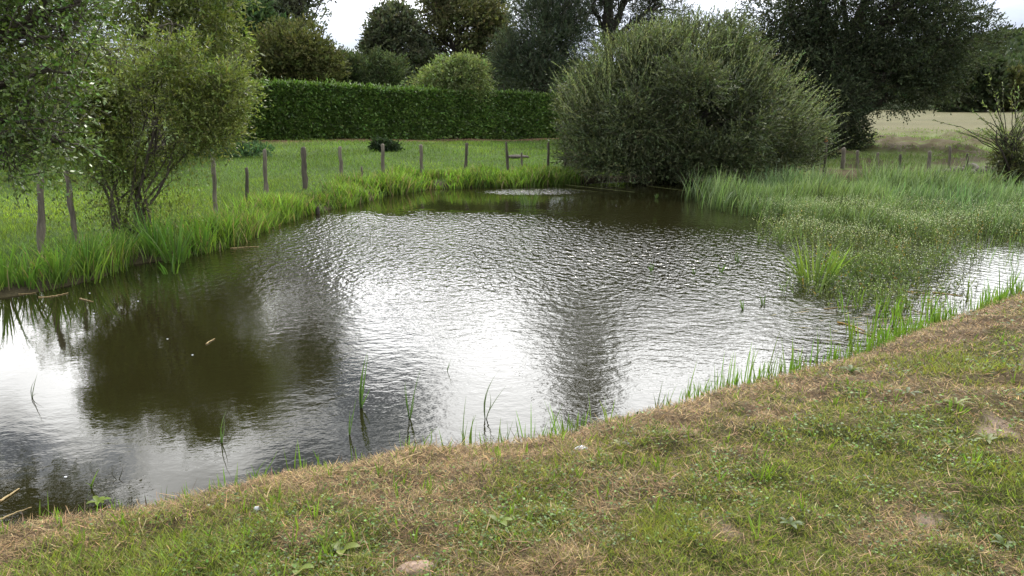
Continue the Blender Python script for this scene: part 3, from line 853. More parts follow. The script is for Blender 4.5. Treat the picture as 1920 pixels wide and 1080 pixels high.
# --- lawn in the foreground
x, y, r = polar(440000, 2.1, 13, -44, 44)
d, w, ins = zones(x, y); k = (d > .04) & (w > .5)
x, y, r, d = x[k], y[k], r[k], d[k]; brn = brownness(x, y)
z = ground(x, y)
bare = sstep(fbm(x * 2.1, y * 2.1, 31., 3), .74, .82) * sstep(d, .5, 1.2)
dead = rng.random(len(x)) < (.30 + .64 * brn)
kp = rng.random(len(x)) < (1 - .75 * bare)
sc_ = np.maximum(r / 4.5, .75)
for nm, m_, mat, lab in (('lawn_grass', (~dead) & kp, M_grass, 'short green mown grass patches on the near bank'), ('dry_thatch', dead & kp, M_dry, 'dry brown mown thatch covering the near bank')):
    q = np.where(m_)[0]; N = len(q)
    base = np.stack([x[q], y[q], z[q] - .004], -1)
    if nm == 'lawn_grass':
        tall = noise3(x[q] * 1.6, y[q] * 1.6, 77.)
        ln = (.022 + .030 * rng.random(N) + .03 * sstep(tall, .62, .8)); wd = .0048 * sc_[q] * (.7 + .7 * rng.random(N))
        hue_ = noise3(x[q] * 2.3, y[q] * 2.3, 90.)[:, None]
        c0 = tinted(N, (.15, .195, .030), .5, .09) * (1 - hue_ * .6) + tinted(N, (.24, .23, .055), .4, .08) * hue_ * .6
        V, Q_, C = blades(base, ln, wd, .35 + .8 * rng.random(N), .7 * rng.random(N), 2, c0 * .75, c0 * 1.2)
    else:
        ln = .025 + .05 * rng.random(N); wd = .0036 * sc_[q] * (.6 + .8 * rng.random(N)); base[:, 2] += .004 + .02 * rng.random(N) * brn[q]
        c0 = tinted(N, (.27, .19, .095), .6, .07); lt = rng.random(N) < .12; c0[lt] = c0[lt] * 1.7
        V, Q_, C = blades(base, ln, wd, 1.05 + .5 * rng.random(N), .5 * rng.normal(size=N), 2, c0 * .9)
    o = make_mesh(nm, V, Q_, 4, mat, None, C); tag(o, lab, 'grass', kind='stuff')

# --- longer brown cuttings raked along the water edge
x, y, r = polar(60000, 2.4, 12, -44, 44); d, w, ins = zones(x, y)
pile = sstep(fbm(x * 2.2, y * 2.2, 88., 3), .45, .62)
k = (d > .03) & (w > .5) & (rng.random(len(x)) < (np.exp(-(d / .75) ** 2) + .30 * pile)); x, y, r, pile = x[k], y[k], r[k], pile[k]; N = len(x)
c0 = tinted(N, (.20, .14, .075), .6, .08); c0[rng.random(N) < .3] *= .35
V, Q_, C = blades(np.stack([x, y, ground(x, y) + .005 + .035 * rng.random(N) * pile], -1), .04 + .09 * rng.random(N), .0045 * np.maximum(r / 4.5, .8) * (.6 + .8 * rng.random(N)), 1.25 + .45 * rng.random(N), .7 * rng.normal(size=N), 4, c0)
o = make_mesh('dry_cuttings', V, Q_, 4, M_dry, None, C); tag(o, 'long dry brown reed cuttings lying along the edge of the near bank', 'cuttings', kind='stuff')

# --- clover and small broad weeds in the lawn
x, y, r = polar(60000, 2.1, 11, -44, 44)
d, w, ins = zones(x, y); cl_ = fbm(x * 2.6, y * 2.6, 66., 3); k = (d > .25) & (w > .5) & (rng.random(len(x)) < sstep(cl_, .46, .6) * (1 - .6 * brownness(x, y)))
x, y, r = x[k], y[k], r[k]; N = len(x); z = ground(x, y) + .012 + .02 * rng.random(N)
dv = rng.normal(0, 1, (N, 3)); dv[:, 2] *= .3
s1 = np.maximum(r / 4.5, .8)
c = tinted(N, (.085, .15, .026), .45, .08); gl = rng.random(N) < .10; c[gl] = c[gl] * 1.5 + .02
dirn = unit(dv); sd_ = unit(np.cross(dirn, np.array([0, 0, 1.]) + rng.normal(0, .35, (N, 3)))); p = np.stack([x, y, z], -1); lnn = (.011 + .012 * rng.random(N)) * s1
V = np.stack([p, p + dirn * (lnn * .5)[:, None] + sd_ * (lnn * .42)[:, None], p + dirn * lnn[:, None], p + dirn * (lnn * .5)[:, None] - sd_ * (lnn * .42)[:, None]], 1).reshape(-1, 3)
o = make_mesh('clover', V, np.arange(len(V)), 4, M_leaf, None, np.repeat(c, 4, 0)); tag(o, 'small round-leaved clover growing through the mown grass', 'ground cover', kind='stuff')

# --- meadow grass on the left and behind
x, y, r = polar(240000, 9.5, 46, -44, 8)
d, w, ins = zones(x, y); k = (d > .3) & (w < .5); x, y, r, d = x[k], y[k], r[k], d[k]
sl = (x - HA[0]) * hd[0] + (y - HA[1]) * hd[1]; nd_ = (x - HA[0]) * hn[0] + (y - HA[1]) * hn[1]; k = nd_ > .1; x, y, r, d, nd_ = x[k], y[k], r[k], d[k], nd_[k]
k = rng.random(len(x)) < (.05 + .95 * sstep(nd_ + 1.2 * (noise3(x * .8, y * .8, 9.) - .5), .6, 3.0)); x, y, r, d = x[k], y[k], r[k], d[k]
N = len(x); z = ground(x, y); mt = fbm(x * .5, y * .5, 12., 3)
ln = .05 + .06 * rng.random(N) + .12 * sstep(mt, .52, .7) * rng.random(N); wd = .005 * (r / 10) * (.7 + .6 * rng.random(N))
c0 = tinted(N, (.115, .185, .034), .4, .07) * (.45 + 1.1 * fbm(x * .6, y * .6, 14., 3)[:, None]) * (np.array([1, 1, 1]) + np.array([.18, .10, 0]) * sstep(fbm(x * .35, y * .35, 19., 2), .45, .6)[:, None])  # last factor paints warmer sunlit patches into the blade colour
sun_patch = np.exp(-((x + 9.5) / 3.5) ** 2 - ((y - 14.5) / 3) ** 2)[:, None]; c0 = c0 * (1 - sun_patch) + c0 * np.array([1.5, 1.3, .8]) * sun_patch  # sunlit patch behind the left posts, painted as yellower, lighter blades
V, Q_, C = blades(np.stack([x, y, z - .01], -1), ln, wd, .2 + .6 * rng.random(N), .6 * rng.random(N), 2, c0 * .85)
o = make_mesh('meadow_grass', V, Q_, 4, M_grass, None, C); tag(o, 'bright green grass of the meadow between the pond and the hedge', 'grass', kind='stuff')

# --- rough grass at the edge of the dry field
x, y, r = polar(90000, 22, 70, 4, 46)
d, w, ins = zones(x, y); k = (d > .2) & (w < .5) & (rng.random(len(x)) < sstep(fbm(x * .7, y * .7, 71., 3), .38, .6) * sstep(-y, -62, -40)); x, y, r = x[k], y[k], r[k]
N = len(x); z = ground(x, y); c0 = tinted(N, (.10, .145, .035), .3, .08)
V, Q_, C = blades(np.stack([x, y, z - .01], -1), .06 + .12 * rng.random(N), .006 * (r / 10), .2 + .7 * rng.random(N), .6 * rng.random(N), 2, c0)
o = make_mesh('field_grass', V, Q_, 4, M_grass, None, C); tag(o, 'rough green grass at the near edge of the dry tan field', 'grass', kind='stuff')

# --- bank reeds along the far and left shore
lp = [P(*q)[:2] for q in [(1090, 343), (985, 350), (900, 351), (800, 354), (720, 367), (640, 388), (590, 398), (540, 412), (480, 436), (430, 462), (320, 488), (240, 497), (190, 522), (90, 545), (0, 560)]] + [np.array([-6.9, 8.5])]
lp = np.array(lp); sl = np.r_[0, np.cumsum(np.hypot(*np.diff(lp, axis=0).T))]
NC = 4200
u = rng.random(NC) * sl[-1]; cx_ = np.interp(u, sl, lp[:, 0]); cy_ = np.interp(u, sl, lp[:, 1])
tdir = np.stack([np.gradient(np.interp(u, sl, lp[:, 0])), u * 0], -1)
offd = rng.random(NC) ** 1.3 * 1.7 - .12
cx_ = cx_ - offd * .45; cy_ = cy_ + offd * .9
d, w, ins = zones(cx_, cy_); k = (d > -.22) & (d < 2.2) & (rng.random(len(cx_)) < sstep(noise3(cx_ * 2.1, cy_ * 2.1, 55.), .15, .5)); cx_, cy_, d = cx_[k], cy_[k], d[k]; NC = len(cx_)
hgt = (.12 + .36 * noise3(cx_ * 1.3, cy_ * 1.3, 2.)) * (1.1 - .35 * np.clip(d, 0, 2) / 2); nb = 6
near_f = sstep(-cy_, -14, -11)
bx = np.repeat(cx_, nb) + rng.normal(0, .07, NC * nb); by = np.repeat(cy_, nb) + rng.normal(0, .07, NC * nb)
kk = rng.random(NC * nb) < np.repeat(1 - .70 * near_f, nb)
bx, by = bx[kk], by[kk]; hb = np.repeat(hgt, nb)[kk]; rb = np.hypot(bx, by); N = len(bx)
c0 = tinted(N, (.115, .185, .030), .35, .08) * (.75 + .5 * noise3(bx * 1.1, by * 1.1, 4.)[:, None]); dr = rng.random(N) < .13; c0[dr] = np.array([.24, .20, .10]) * (.6 + .6 * rng.random((dr.sum(), 1)))
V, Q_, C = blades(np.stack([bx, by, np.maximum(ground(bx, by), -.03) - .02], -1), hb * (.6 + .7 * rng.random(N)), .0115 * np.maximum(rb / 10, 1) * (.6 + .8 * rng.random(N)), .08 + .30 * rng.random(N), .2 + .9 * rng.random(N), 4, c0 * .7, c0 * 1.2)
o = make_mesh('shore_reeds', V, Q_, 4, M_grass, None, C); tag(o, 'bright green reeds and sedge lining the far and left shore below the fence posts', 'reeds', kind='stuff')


# --- iris clumps on the left bank: one thing each
def blade_clump(name, label, cat, pos, n_, h, spread, wd, base_c, group=None, lean=.35, curl=.9, mat=None, seg=6, facing=True):
    pos = np.asarray(pos, float)
    th = rng.random(n_) * 2 * np.pi; rad = spread * np.sqrt(rng.random(n_)) 
    b_ = pos + np.stack([np.cos(th) * rad, np.sin(th) * rad * .7, np.full(n_, -.02)], -1)
    c0 = tinted(n_, base_c, .2, .06)
    V, Q_, C = blades(b_, h * (.6 + .55 * rng.random(n_)), wd * (.8 + .5 * rng.random(n_)), lean * rng.random(n_) + .03, curl * rng.random(n_) ** 1.4, seg, c0 * .8, c0 * 1.2, lean_dir=th, ang=rng.normal(0, .7, n_))
    o = make_mesh(name, V, Q_, 4, mat or M_grass, None, C, loc=pos); o.location = [float(v) for v in pos]
    return tag(o, label, cat, group)


ig = 'iris clumps along the left waterline'
for (px, py, n_, h, lab) in [
    (10, 548, 26, .62, 'green iris clump at the left edge of the picture, at the waterline'),
    (50, 545, 24, .55, 'narrow green iris clump left of the first upright fence post, at the waterline'),
    (112, 535, 30, .60, 'upright green iris clump standing below the knobbly fence post at the waterline'),
    (165, 520, 44, .68, 'broad fanned iris clump with drooping blades below the leaning fence post'),
    (222, 498, 26, .55, 'small iris clump in the notch between the fanned clump and the shrub stems'),
    (292, 486, 40, .72, 'tall iris clump directly in front of the yellow-green shrub stems'),
    (330, 492, 34, .70, 'arching iris clump just right of the shrub stems, leaning over the water'),
    (375, 474, 34, .66, 'tall green iris clump between the shrub and the short dark fence post'),
    (425, 458, 30, .55, 'iris clump below the tallest dark fence post right of the shrub'),
    (322, 512, 9, .30, 'thin iris tuft growing out in the water before the shrub')]:
    p = P(px, py); p[2] = max(G1(p[0], p[1]), -.02)
    blade_clump('iris_clump', lab, 'iris', p, n_, h, .13, .020, (.085, .165, .028), ig, lean=.30, curl=1.1)

# --- reed bed on the right
mp_px = [(1290, 362), (1400, 356), (1450, 350), (1600, 345), (1920, 350), (2400, 360), (2500, 520), (1920, 470), (1850, 484), (1815, 580), (1590, 578), (1500, 545), (1470, 478), (1385, 448), (1340, 400)]
marsh = np.array([P(*q)[:2] for q in mp_px])


def in_marsh(N, soft=.35):
    x, y, r = polar(N, 9, 27, 5, 45)
    jx = x + (noise3(x * 1.2, y * 1.2, 1.) - .5) * soft * 2.5; jy = y + (noise3(x * 1.2, y * 1.2, 9.) - .5) * soft * 2.5
    k = inside_poly(jx, jy, marsh)
    k &= rng.random(N) < .12 + .88 * sstep(seg_dist(jx, jy, marsh, np.roll(marsh, -1, 0)), .05, 1.1)
    return x[k], y[k], r[k]


x, y, r = in_marsh(36000, .8)
k = rng.random(len(x)) < sstep(noise3(x * 1.7, y * 1.7, 61.), .2, .6); x, y, r = x[k], y[k], r[k]
tall = sstep(y + (noise3(x * .5, y * .5, 3.) - .5) * 3.5 - .10 * x, 12.6, 15.4)
k = rng.random(len(x)) < (.03 + .97 * tall); xt, yt, rt, ta = x[k], y[k], r[k], tall[k]
N0 = len(xt); nb = 3
wind_d = rng.normal(0, 1.5, N0 * nb)
bx = np.repeat(xt, nb) + rng.normal(0, .03, N0 * nb); by = np.repeat(yt, nb) + rng.normal(0, .03, N0 * nb); rr_ = np.repeat(rt, nb)
hh_ = np.repeat((.30 + .25 * ta) * (.5 + 1.0 * noise3(xt * 1.1, yt * 1.1, 5.)), nb)
N = len(bx); gmix = noise3(bx * .45, by * .45, 8.)[:, None]
c0 = tinted(N, (.078, .135, .052), .4, .08) * gmix + tinted(N, (.095, .14, .036), .4, .08) * (1 - gmix)
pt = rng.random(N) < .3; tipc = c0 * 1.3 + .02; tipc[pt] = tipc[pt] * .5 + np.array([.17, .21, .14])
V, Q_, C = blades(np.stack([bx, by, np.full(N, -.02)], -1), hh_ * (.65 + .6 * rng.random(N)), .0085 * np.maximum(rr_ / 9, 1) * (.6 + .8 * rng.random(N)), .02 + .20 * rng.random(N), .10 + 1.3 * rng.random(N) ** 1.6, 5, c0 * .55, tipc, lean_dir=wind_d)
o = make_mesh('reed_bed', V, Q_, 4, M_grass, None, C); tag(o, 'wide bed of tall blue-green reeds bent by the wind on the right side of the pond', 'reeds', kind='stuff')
# low marsh plants
x, y, r = in_marsh(90000, .5)
low = 1 - sstep(y - .10 * x, 14.0, 17.0); dens = sstep(fbm(x * 1.3, y * 1.3, 4., 3), .25, .5)
k = rng.random(len(x)) < low * dens * .55; x, y, r = x[k], y[k], r[k]; N = len(x)
hg = .10 + .22 * noise3(x * 1.1, y * 1.1, 6.) + .07 * sstep(y, 10, 14)
P0 = np.stack([x, y, np.full(N, .0)], -1); dv = rng.normal(0, .3, (N, 3)) + [0, 0, 1]
gb = noise3(x * .7, y * .7, 33.)[:, None]
c = tinted(N, (.075, .118, .030), .4, .08) * gb + tinted(N, (.095, .115, .040), .4, .08) * (1 - gb)
yl = rng.random(N) < .025; c[yl] = np.array([.26, .17, .04])
V, C = shoots(P0, dv, hg * (.7 + .6 * rng.random(N)), 8, .030, .014, c, 0., 1.1); 
o1V, o1C = V, C
NP = 17000                                                   # pale seed heads
ii = rng.integers(0, N, NP); pp = np.stack([x[ii], y[ii], hg[ii] * (.85 + .3 * rng.random(NP))], -1) + rng.normal(0, .035, (NP, 3))
kk = rng.random(NP) < (.25 + .75 * sstep(y[ii], 10.5, 13.5)); pp = pp[kk]; NP = len(pp)
V, C = rhombi(pp, rng.normal(size=(NP, 3)), np.full(NP, .019), np.full(NP, .012), tinted(NP, (.36, .38, .27), .3, .05))
V = np.concatenate([o1V, V]); C = np.concatenate([o1C, C])
o = make_mesh('marsh_plants', V, np.arange(len(V)), 4, M_leaf, None, C); tag(o, 'low leafy marsh plants with pale seed heads spreading over the water on the right', 'marsh plants', kind='stuff')
p = P(1528, 532); blade_clump('reed_tussock', 'large arching tussock of yellow-green blades at the corner of the reed bed', 'reed tussock', p, 60, .62, .22, .016, (.13, .19, .04), lean=.45, curl=1.1)
for (px, py, n_, h, lab) in [(1222, 508, 6, .14, 'tiny sprig in the open water left of a row of water sprigs'), (1382, 492, 8, .17, 'small leafy tuft in the open water left of the reed corner'), (1395, 580, 4, .16, 'lone dark sprig standing in open water below the reed corner'),
                             (1432, 572, 5, .14, 'bent little sprig in open water, right of a lone dark sprig'), (1352, 510, 5, .15, 'slim sprig in open water beside the small leafy tuft'), (1302, 512, 5, .11, 'low sprig in open water midway across the rippled right part'),
                             (990, 385, 26, .34, 'isolated reed tuft in the water before the willow bush'), (1230, 372, 10, .16, 'small green tuft in the dark water below the willow bush')]:
    blade_clump('water_sprig', lab, 'water plant', P(px, py), n_, h, .02 if n_ < 20 else .18, .012, (.07, .12, .03), 'sprigs standing in the open water')

# --- cut iris stubs and short reeds along the near waterline
nearp = np.array(near); sn = np.r_[0, np.cumsum(np.hypot(*np.diff(nearp, axis=0).T))]
NC = 620
u = sn[-1] * rng.random(NC); g_ = noise3(u * 1.6, u * 0, 1.); k = rng.random(NC) < sstep(g_, .2, .55); u = u[k]
x = np.interp(u, sn, nearp[:, 0]); y = np.interp(u, sn, nearp[:, 1]); NC = len(x); nb = 4
bx = np.repeat(x, nb) + rng.normal(.0, .035, NC * nb); by = np.repeat(y - .02 + rng.normal(0, .07, NC), nb) + rng.normal(0, .02, NC * nb); N = len(bx)
c0 = tinted(N, (.12, .21, .030), .22, .06)
V, Q_, C = blades(np.stack([bx, by, np.maximum(ground(bx, by), -.03) - .01], -1), (.05 + .13 * rng.random(N)) * (1 + .5 * sstep(bx, -.5, 1.5)) * (1 + .7 * (rng.random(N) < .2)), .0085 * np.maximum(np.hypot(bx, by) / 6, .9) * (.7 + .5 * rng.random(N)), .02 + .25 * rng.random(N), .35 * rng.random(N), 3, c0 * .7, c0 * 1.1, ang=rng.normal(0, .5, N))
V1 = (V, Q_, C)
# right corner, thicker shoots standing in shallow water
pts = [(1590, 640), (1600, 585), (1640, 600), (1650, 575), (1672, 610), (1680, 590), (1700, 575), (1690, 625), (1740, 590), (1640, 640), (1665, 645), (1710, 640), (1760, 610), (1600, 690), (1625, 690), (1655, 680), (1580, 700), (1850, 570), (1860, 590), (1880, 560), (1905, 545), (1845, 600), (1800, 610), (1825, 590), (1890, 575), (1910, 560), (1560, 700), (1680, 662), (1730, 630), (1780, 600)]
pr = []
for q in pts:
    for _ in range(3): c_ = P(q[0] + rng.normal(0, 9), q[1] + rng.normal(0, 5)); pr += [c_ + np.r_[rng.normal(0, .02, 2), 0] for _ in range(4)]
pr = np.array(pr); N = len(pr); pr[:, 2] = -.02
c0 = tinted(N, (.115, .19, .028), .25, .07)
V2_ = blades(pr, .12 + .20 * rng.random(N), .011 * (.7 + .5 * rng.random(N)), .02 + .2 * rng.random(N), .4 * rng.random(N), 3, c0 * .7, c0 * 1.1, ang=rng.normal(0, .5, N))
# sparse thin reflections-edge reeds in the channel on the right
x = rng.uniform(6.5, 13, 900); y = rng.uniform(9.2, 12.5, 900); d, w, ins = zones(x, y); k = ins & (rng.random(900) < .8); x, y = x[k], y[k]; N = len(x)
c0 = tinted(N, (.10, .16, .04), .25, .07)
V3_ = blades(np.stack([x, y, x * 0 - .02], -1), .12 + .25 * rng.random(N), .008 * (.7 + .5 * rng.random(N)), .05 + .3 * rng.random(N), .5 * rng.random(N), 3, c0)
V, Q_, C = join([V1, V2_, V3_]); o = make_mesh('waterline_reeds', V, Q_, 4, M_grass, None, C); tag(o, 'short bright green cut reed blades along the near waterline', 'reeds', kind='stuff')

# dead reed litter floating in the right corner
N = 260; pl = np.array([P(rng.normal(1680, 75), rng.normal(605, 34)) for _ in range(N)]); d, w, ins = zones(pl[:, 0], pl[:, 1]); pl = pl[ins]; N = len(pl); pl[:, 2] = .004 + .006 * rng.random(N)
th = rng.normal(.1, .5, N); dv = np.stack([np.cos(th), np.sin(th) * .8, np.zeros(N)], -1); sd_ = np.stack([-dv[:, 1], dv[:, 0], np.zeros(N)], -1)
ln = .06 + .22 * rng.random(N); wd = .006 + .009 * rng.random(N); c = tinted(N, (.26, .19, .08), .5, .08); c[rng.random(N) < .3] = np.array([.10, .12, .03])
V = np.stack([pl - dv * (ln / 2)[:, None], pl + sd_ * wd[:, None] * .5, pl + dv * (ln / 2)[:, None], pl - sd_ * wd[:, None] * .5], 1).reshape(-1, 3)
V[:, 2] += np.repeat(.002, len(V)); o = make_mesh('reed_litter', V, np.arange(len(V)), 4, M_dry, None, np.repeat(c, 4, 0)); tag(o, 'dead reed litter floating among the shoots in the right corner of the pond', 'reed litter', kind='stuff')

# individual weeds with long blades in the lawn (scattered bright shoots)
x, y, r = polar(420, 2.6, 9, -38, 42); d, w, ins = zones(x, y); k = (d > .05) & (w > .5) & (d < 1.6); x, y = x[k], y[k]
bx = np.repeat(x, 3) + rng.normal(0, .008, len(x) * 3); by = np.repeat(y, 3) + rng.normal(0, .008, len(x) * 3); N = len(bx); c0 = tinted(N, (.15, .23, .03), .2, .06)
V, Q_, C = blades(np.stack([bx, by, ground(bx, by) - .01], -1), .05 + .07 * rng.random(N), .0075 * (.7 + .5 * rng.random(N)), .1 + .4 * rng.random(N), .5 * rng.random(N), 3, c0 * .8, ang=rng.normal(0, .6, N))
o = make_mesh('lawn_shoots', V, Q_, 4, M_grass, None, C); tag(o, 'scattered bright green shoots poking through the mown bank', 'grass', kind='stuff')


# --- thin reeds standing in the near water, one thing each
def sprig(label, px, py, blades_px, wd=.010, c=(.075, .13, .04)):
    b_ = P(px, py); V, Q_, C = [], [], []
    parts = []
    for (tx, ty) in blades_px:
        t_ = W(tx, ty, b_[1] - .02 + rng.normal(0, .04)); k = 7; t = np.linspace(0, 1, k)[:, None]
        cpt = b_ * (1 - t) + t_ * t; cpt[:, 2] -= .0 ; cpt[:, 0] += (t[:, 0] * (1 - t[:, 0])) * rng.normal(0, .06); cpt[0, 2] = -.03
        s_ = np.array([1., .25, 0]); w_ = wd * np.interp(np.linspace(0, 1, k), [0, .3, 1], [.8, 1, .1])[:, None] / 2
        v = np.stack([cpt - s_ * w_, cpt + s_ * w_], 1).reshape(-1, 3)
        q = np.array([[2 * s, 2 * s + 1, 2 * s + 3, 2 * s + 2] for s in range(k - 1)])
        cc_ = np.repeat(np.interp(np.linspace(0, 1, k), [0, 1], [.7, 1.2])[:, None] * np.array(c), 2, 0)
        parts.append((v, q, cc_))
    V, Q_, C = join(parts); o = make_mesh('single_reed', V, Q_, 4, M_grass, None, C, loc=b_); o.location = [float(v_) for v_ in b_]
    tag(o, label, 'reed', 'single reeds in the near water')


sprig('tallest green reed stem standing alone in the grey cloud reflection', 676, 765, [(689, 660), (690, 665), (694, 728), (682, 690)], .014)
sprig('slender leaning reed just left of the tallest green stem', 655, 815, [(668, 745), (662, 775), (656, 770)], .007)
sprig('forked green reed with three blades, right of the tallest stem', 768, 785, [(789, 690), (760, 715), (776, 740), (758, 722)], .008)
sprig('reed with two bright blades rising from the bank edge at its kink', 795, 855, [(807, 803), (820, 800), (792, 815)], .010, (.12, .19, .04))
sprig('thin grey-green reed with a long blade slanting right', 910, 785, [(936, 694), (950, 722), (918, 735), (922, 715)], .007, (.08, .11, .06))
sprig('upright dark green blade at the water edge below the slanting reed', 885, 855, [(888, 780), (892, 778)], .013, (.09, .15, .03))
sprig('long thin reed beside the upright dark green blade', 868, 855, [(874, 742), (877, 790), (868, 800)], .008, (.09, .14, .05))
sprig('spray of thin reeds at the water edge below a bright cloud reflection', 945, 850, [(938, 790), (950, 788), (963, 786), (928, 815), (958, 800)], .006, (.09, .14, .06))
sprig('small bent twig-like reed in the left part of the water', 415, 830, [(420, 785), (424, 770), (412, 800)], .006)
sprig('short thin reed far out left of the bright cloud reflection', 838, 695, [(845, 672), (841, 680)], .005)
sprig('pair of thin reeds below the dark pine reflection', 1230, 770, [(1243, 712), (1225, 738), (1250, 735)], .008, (.07, .10, .05))
sprig('loose reed tuft leaning right at the lower left water edge', 475, 915, [(520, 845), (500, 860), (470, 870), (462, 880), (480, 880)], .009, (.09, .15, .04))
sprig('blade of reed floating aslant in the lower left water edge', 170, 915, [(230, 935), (160, 905), (185, 880), (178, 895)], .010, (.12, .19, .04))
sprig('thin reeds at the left side in the blue cloud reflection', 60, 745, [(70, 700), (66, 712), (78, 735)], .006, (.06, .08, .04))
sprig('brown forked twig in the left water below the shrub reflection', 222, 900, [(230, 875), (214, 880)], .006, (.05, .045, .03))

# ------------------------------------------------------------------ fence posts
def post(px, pt, pb, tilt, rad, label, group, mat=M_wood, knob=False, tip=False, name='fence_post'):
    b_ = hit(px[1], pb); D = b_[1]
    t_ = W(px[0], pt, D)
    t_ = np.array([t_[0], D + tilt, t_[2]]) 
    k = 9; base = b_ - np.array([0, 0, .15])
    pts = curve(base, t_, (0, 0, 0), k, .006)
    rad *= .76
    rad_ = rad * (1 + rng.normal(0, .07, k)) * np.linspace(1.1, .92, k)
    if knob: rad_[k // 2 - 1] *= 1.35; rad_[k - 2] *= 1.2
    n_ = 9
    V, Q_ = tubes_arrays([(pts, rad_)], n_)
    V[:-1] += rng.normal(0, rad * .07, (len(V) - 1, 3))
    V[-1] += [rad * .3, 0, rad * .35]                     # rough weathered, slightly split top
    V -= b_
    m = bpy.data.meshes.new(name); m.from_pydata(V.tolist(), [], [tuple(q) if q[2] != q[3] else tuple(q[:3]) for q in Q_.tolist()])
    m.polygons.foreach_set('use_smooth', np.array([len(p.vertices) == 4 for p in m.polygons])); m.update(); m.materials.append(mat)
    o = bpy.data.objects.new(name, m); sc.collection.objects.link(o); o.location = [float(v) for v in b_]
    tag(o, label, 'post', group)
    if tip:
        tz = t_ - b_
        tm = noise_mat('orange_plastic', (.35, .09, .02), (.5, .15, .03), 20, .5)
        c_ = tubes('insulator', [(np.array([tz + [0, 0, -.02], tz + [0, 0, .05], tz + [0, 0, .13]]), np.array([rad * .7, rad * .95, rad * .5]))], tm, o, 8)
    return o


gl_, gr_ = 'fence posts along the left bank', 'fence posts beside the dry field'
post((71, 76), 322, 478, .05, .055, 'thick knobbly reddish-grey post nearest the left edge, among the iris', gl_, knob=True)
post((117, 145), 323, 462, .1, .052, 'smooth grey post leaning strongly left, beside the knobbly post', gl_)
post((398, 404), 287, 402, 0, .052, 'upright grey post just right of the yellow-green shrub', gl_)
post((462, 465), 315, 398, 0, .045, 'short dark post between two taller ones, right of the shrub', gl_, M_wood_dark)
post((496, 500), 281, 384, 0, .055, 'tall brown post standing right of the short dark one', gl_, knob=True)
post((569, 572), 277, 356, 0, .075, 'thick knotted post, third to the right from the shrub by size', gl_, M_wood_dark, knob=True)
post((637, 642), 276, 344, 0, .06, 'slightly leaning pale post below the pale bush', gl_)
post((678, 680), 313, 338, 0, .04, 'very short stub of a post in the reeds', gl_)
post((717, 719), 271, 338, 0, .065, 'pale post standing in front of the small dark bush', gl_)
post((789, 791), 272, 338, 0, .06, 'pale straight post below the light arching bush, midway along the hedge', gl_)
post((875, 872), 269, 330, 0, .06, 'dark post leaning slightly right below the spreading oak', gl_, M_wood_dark)
post((949, 953), 267, 325, 0, .05, 'thin dark post left of the flat stone trough', gl_, M_wood_dark)
post((978, 978), 287, 318, 0, .04, 'small pale post just in front of the flat stone trough', gl_)
post((1028, 1028), 267, 324, 0, .05, 'post nearest the left side of the grey willow bush', gl_, M_wood_dark)
post((1062, 1058), 278, 332, 0, .045, 'dim post half hidden under the left side of the willow bush', gl_, M_wood_dark)
post((1494, 1493), 274, 316, 0, .06, 'dim post in the shade right under the willow bush edge', gr_, M_wood_dark)
post((1524, 1525), 271, 318, 0, .06, 'second post right of the willow bush, darker than the taller one beside it', gr_, M_wood_dark)
post((1549, 1546), 266, 330, 0, .06, 'tall post with an orange cap at the edge of the reed bed', gr_, M_wood_dark, tip=True)
post((1582, 1580), 278, 316, 0, .085, 'thick pale post just right of the orange-capped one', gr_)
post((1608, 1608), 283, 316, 0, .06, 'short pale-grey post second right of the orange-capped one', gr_)
post((1646, 1646), 287, 318, 0, .06, 'grey post below the hanging dark branches', gr_)
post((1688, 1688), 290, 322, 0, .055, 'dark short post before the clods of the field', gr_, M_wood_dark)
post((1743, 1742), 284, 328, 0, .075, 'thick pale post left of the slim tall one by the rubble', gr_)
post((1781, 1780), 274, 322, 0, .05, 'slim tall reddish post standing left of the rubble heap', gr_)
post((1814, 1812), 288, 326, 0, .05, 'dim post in front of the rubble heap', gr_, M_wood_dark)


# ------------------------------------------------------------------ stones, rubble, litter
def rock(name, label, cat, pos, size, mat, group=None, rough=.18, parent=None):
    import bmesh
    bm = bmesh.new(); bmesh.ops.create_icosphere(bm, subdivisions=3, radius=1.0)
    co = np.array([v.co[:] for v in bm.verts]); sd0 = rng.random() * 50
    f = 1 + rough * 2 * (fbm(co[:, 0] * 1.4 + sd0, co[:, 1] * 1.4, co[:, 2] * 1.4, 3) - .5)
    co = co * f[:, None] * np.asarray(size)
    for v, c in zip(bm.verts, co): v.co = c
    m = bpy.data.meshes.new(name); bm.to_mesh(m); bm.free(); m.materials.append(mat); m.polygons.foreach_set('use_smooth', np.ones(len(m.polygons), bool))
    o = bpy.data.objects.new(name, m); sc.collection.objects.link(o); o.location = [float(v) for v in pos]
    if parent: o.parent = parent
    else: tag(o, label, cat, group)
    return o


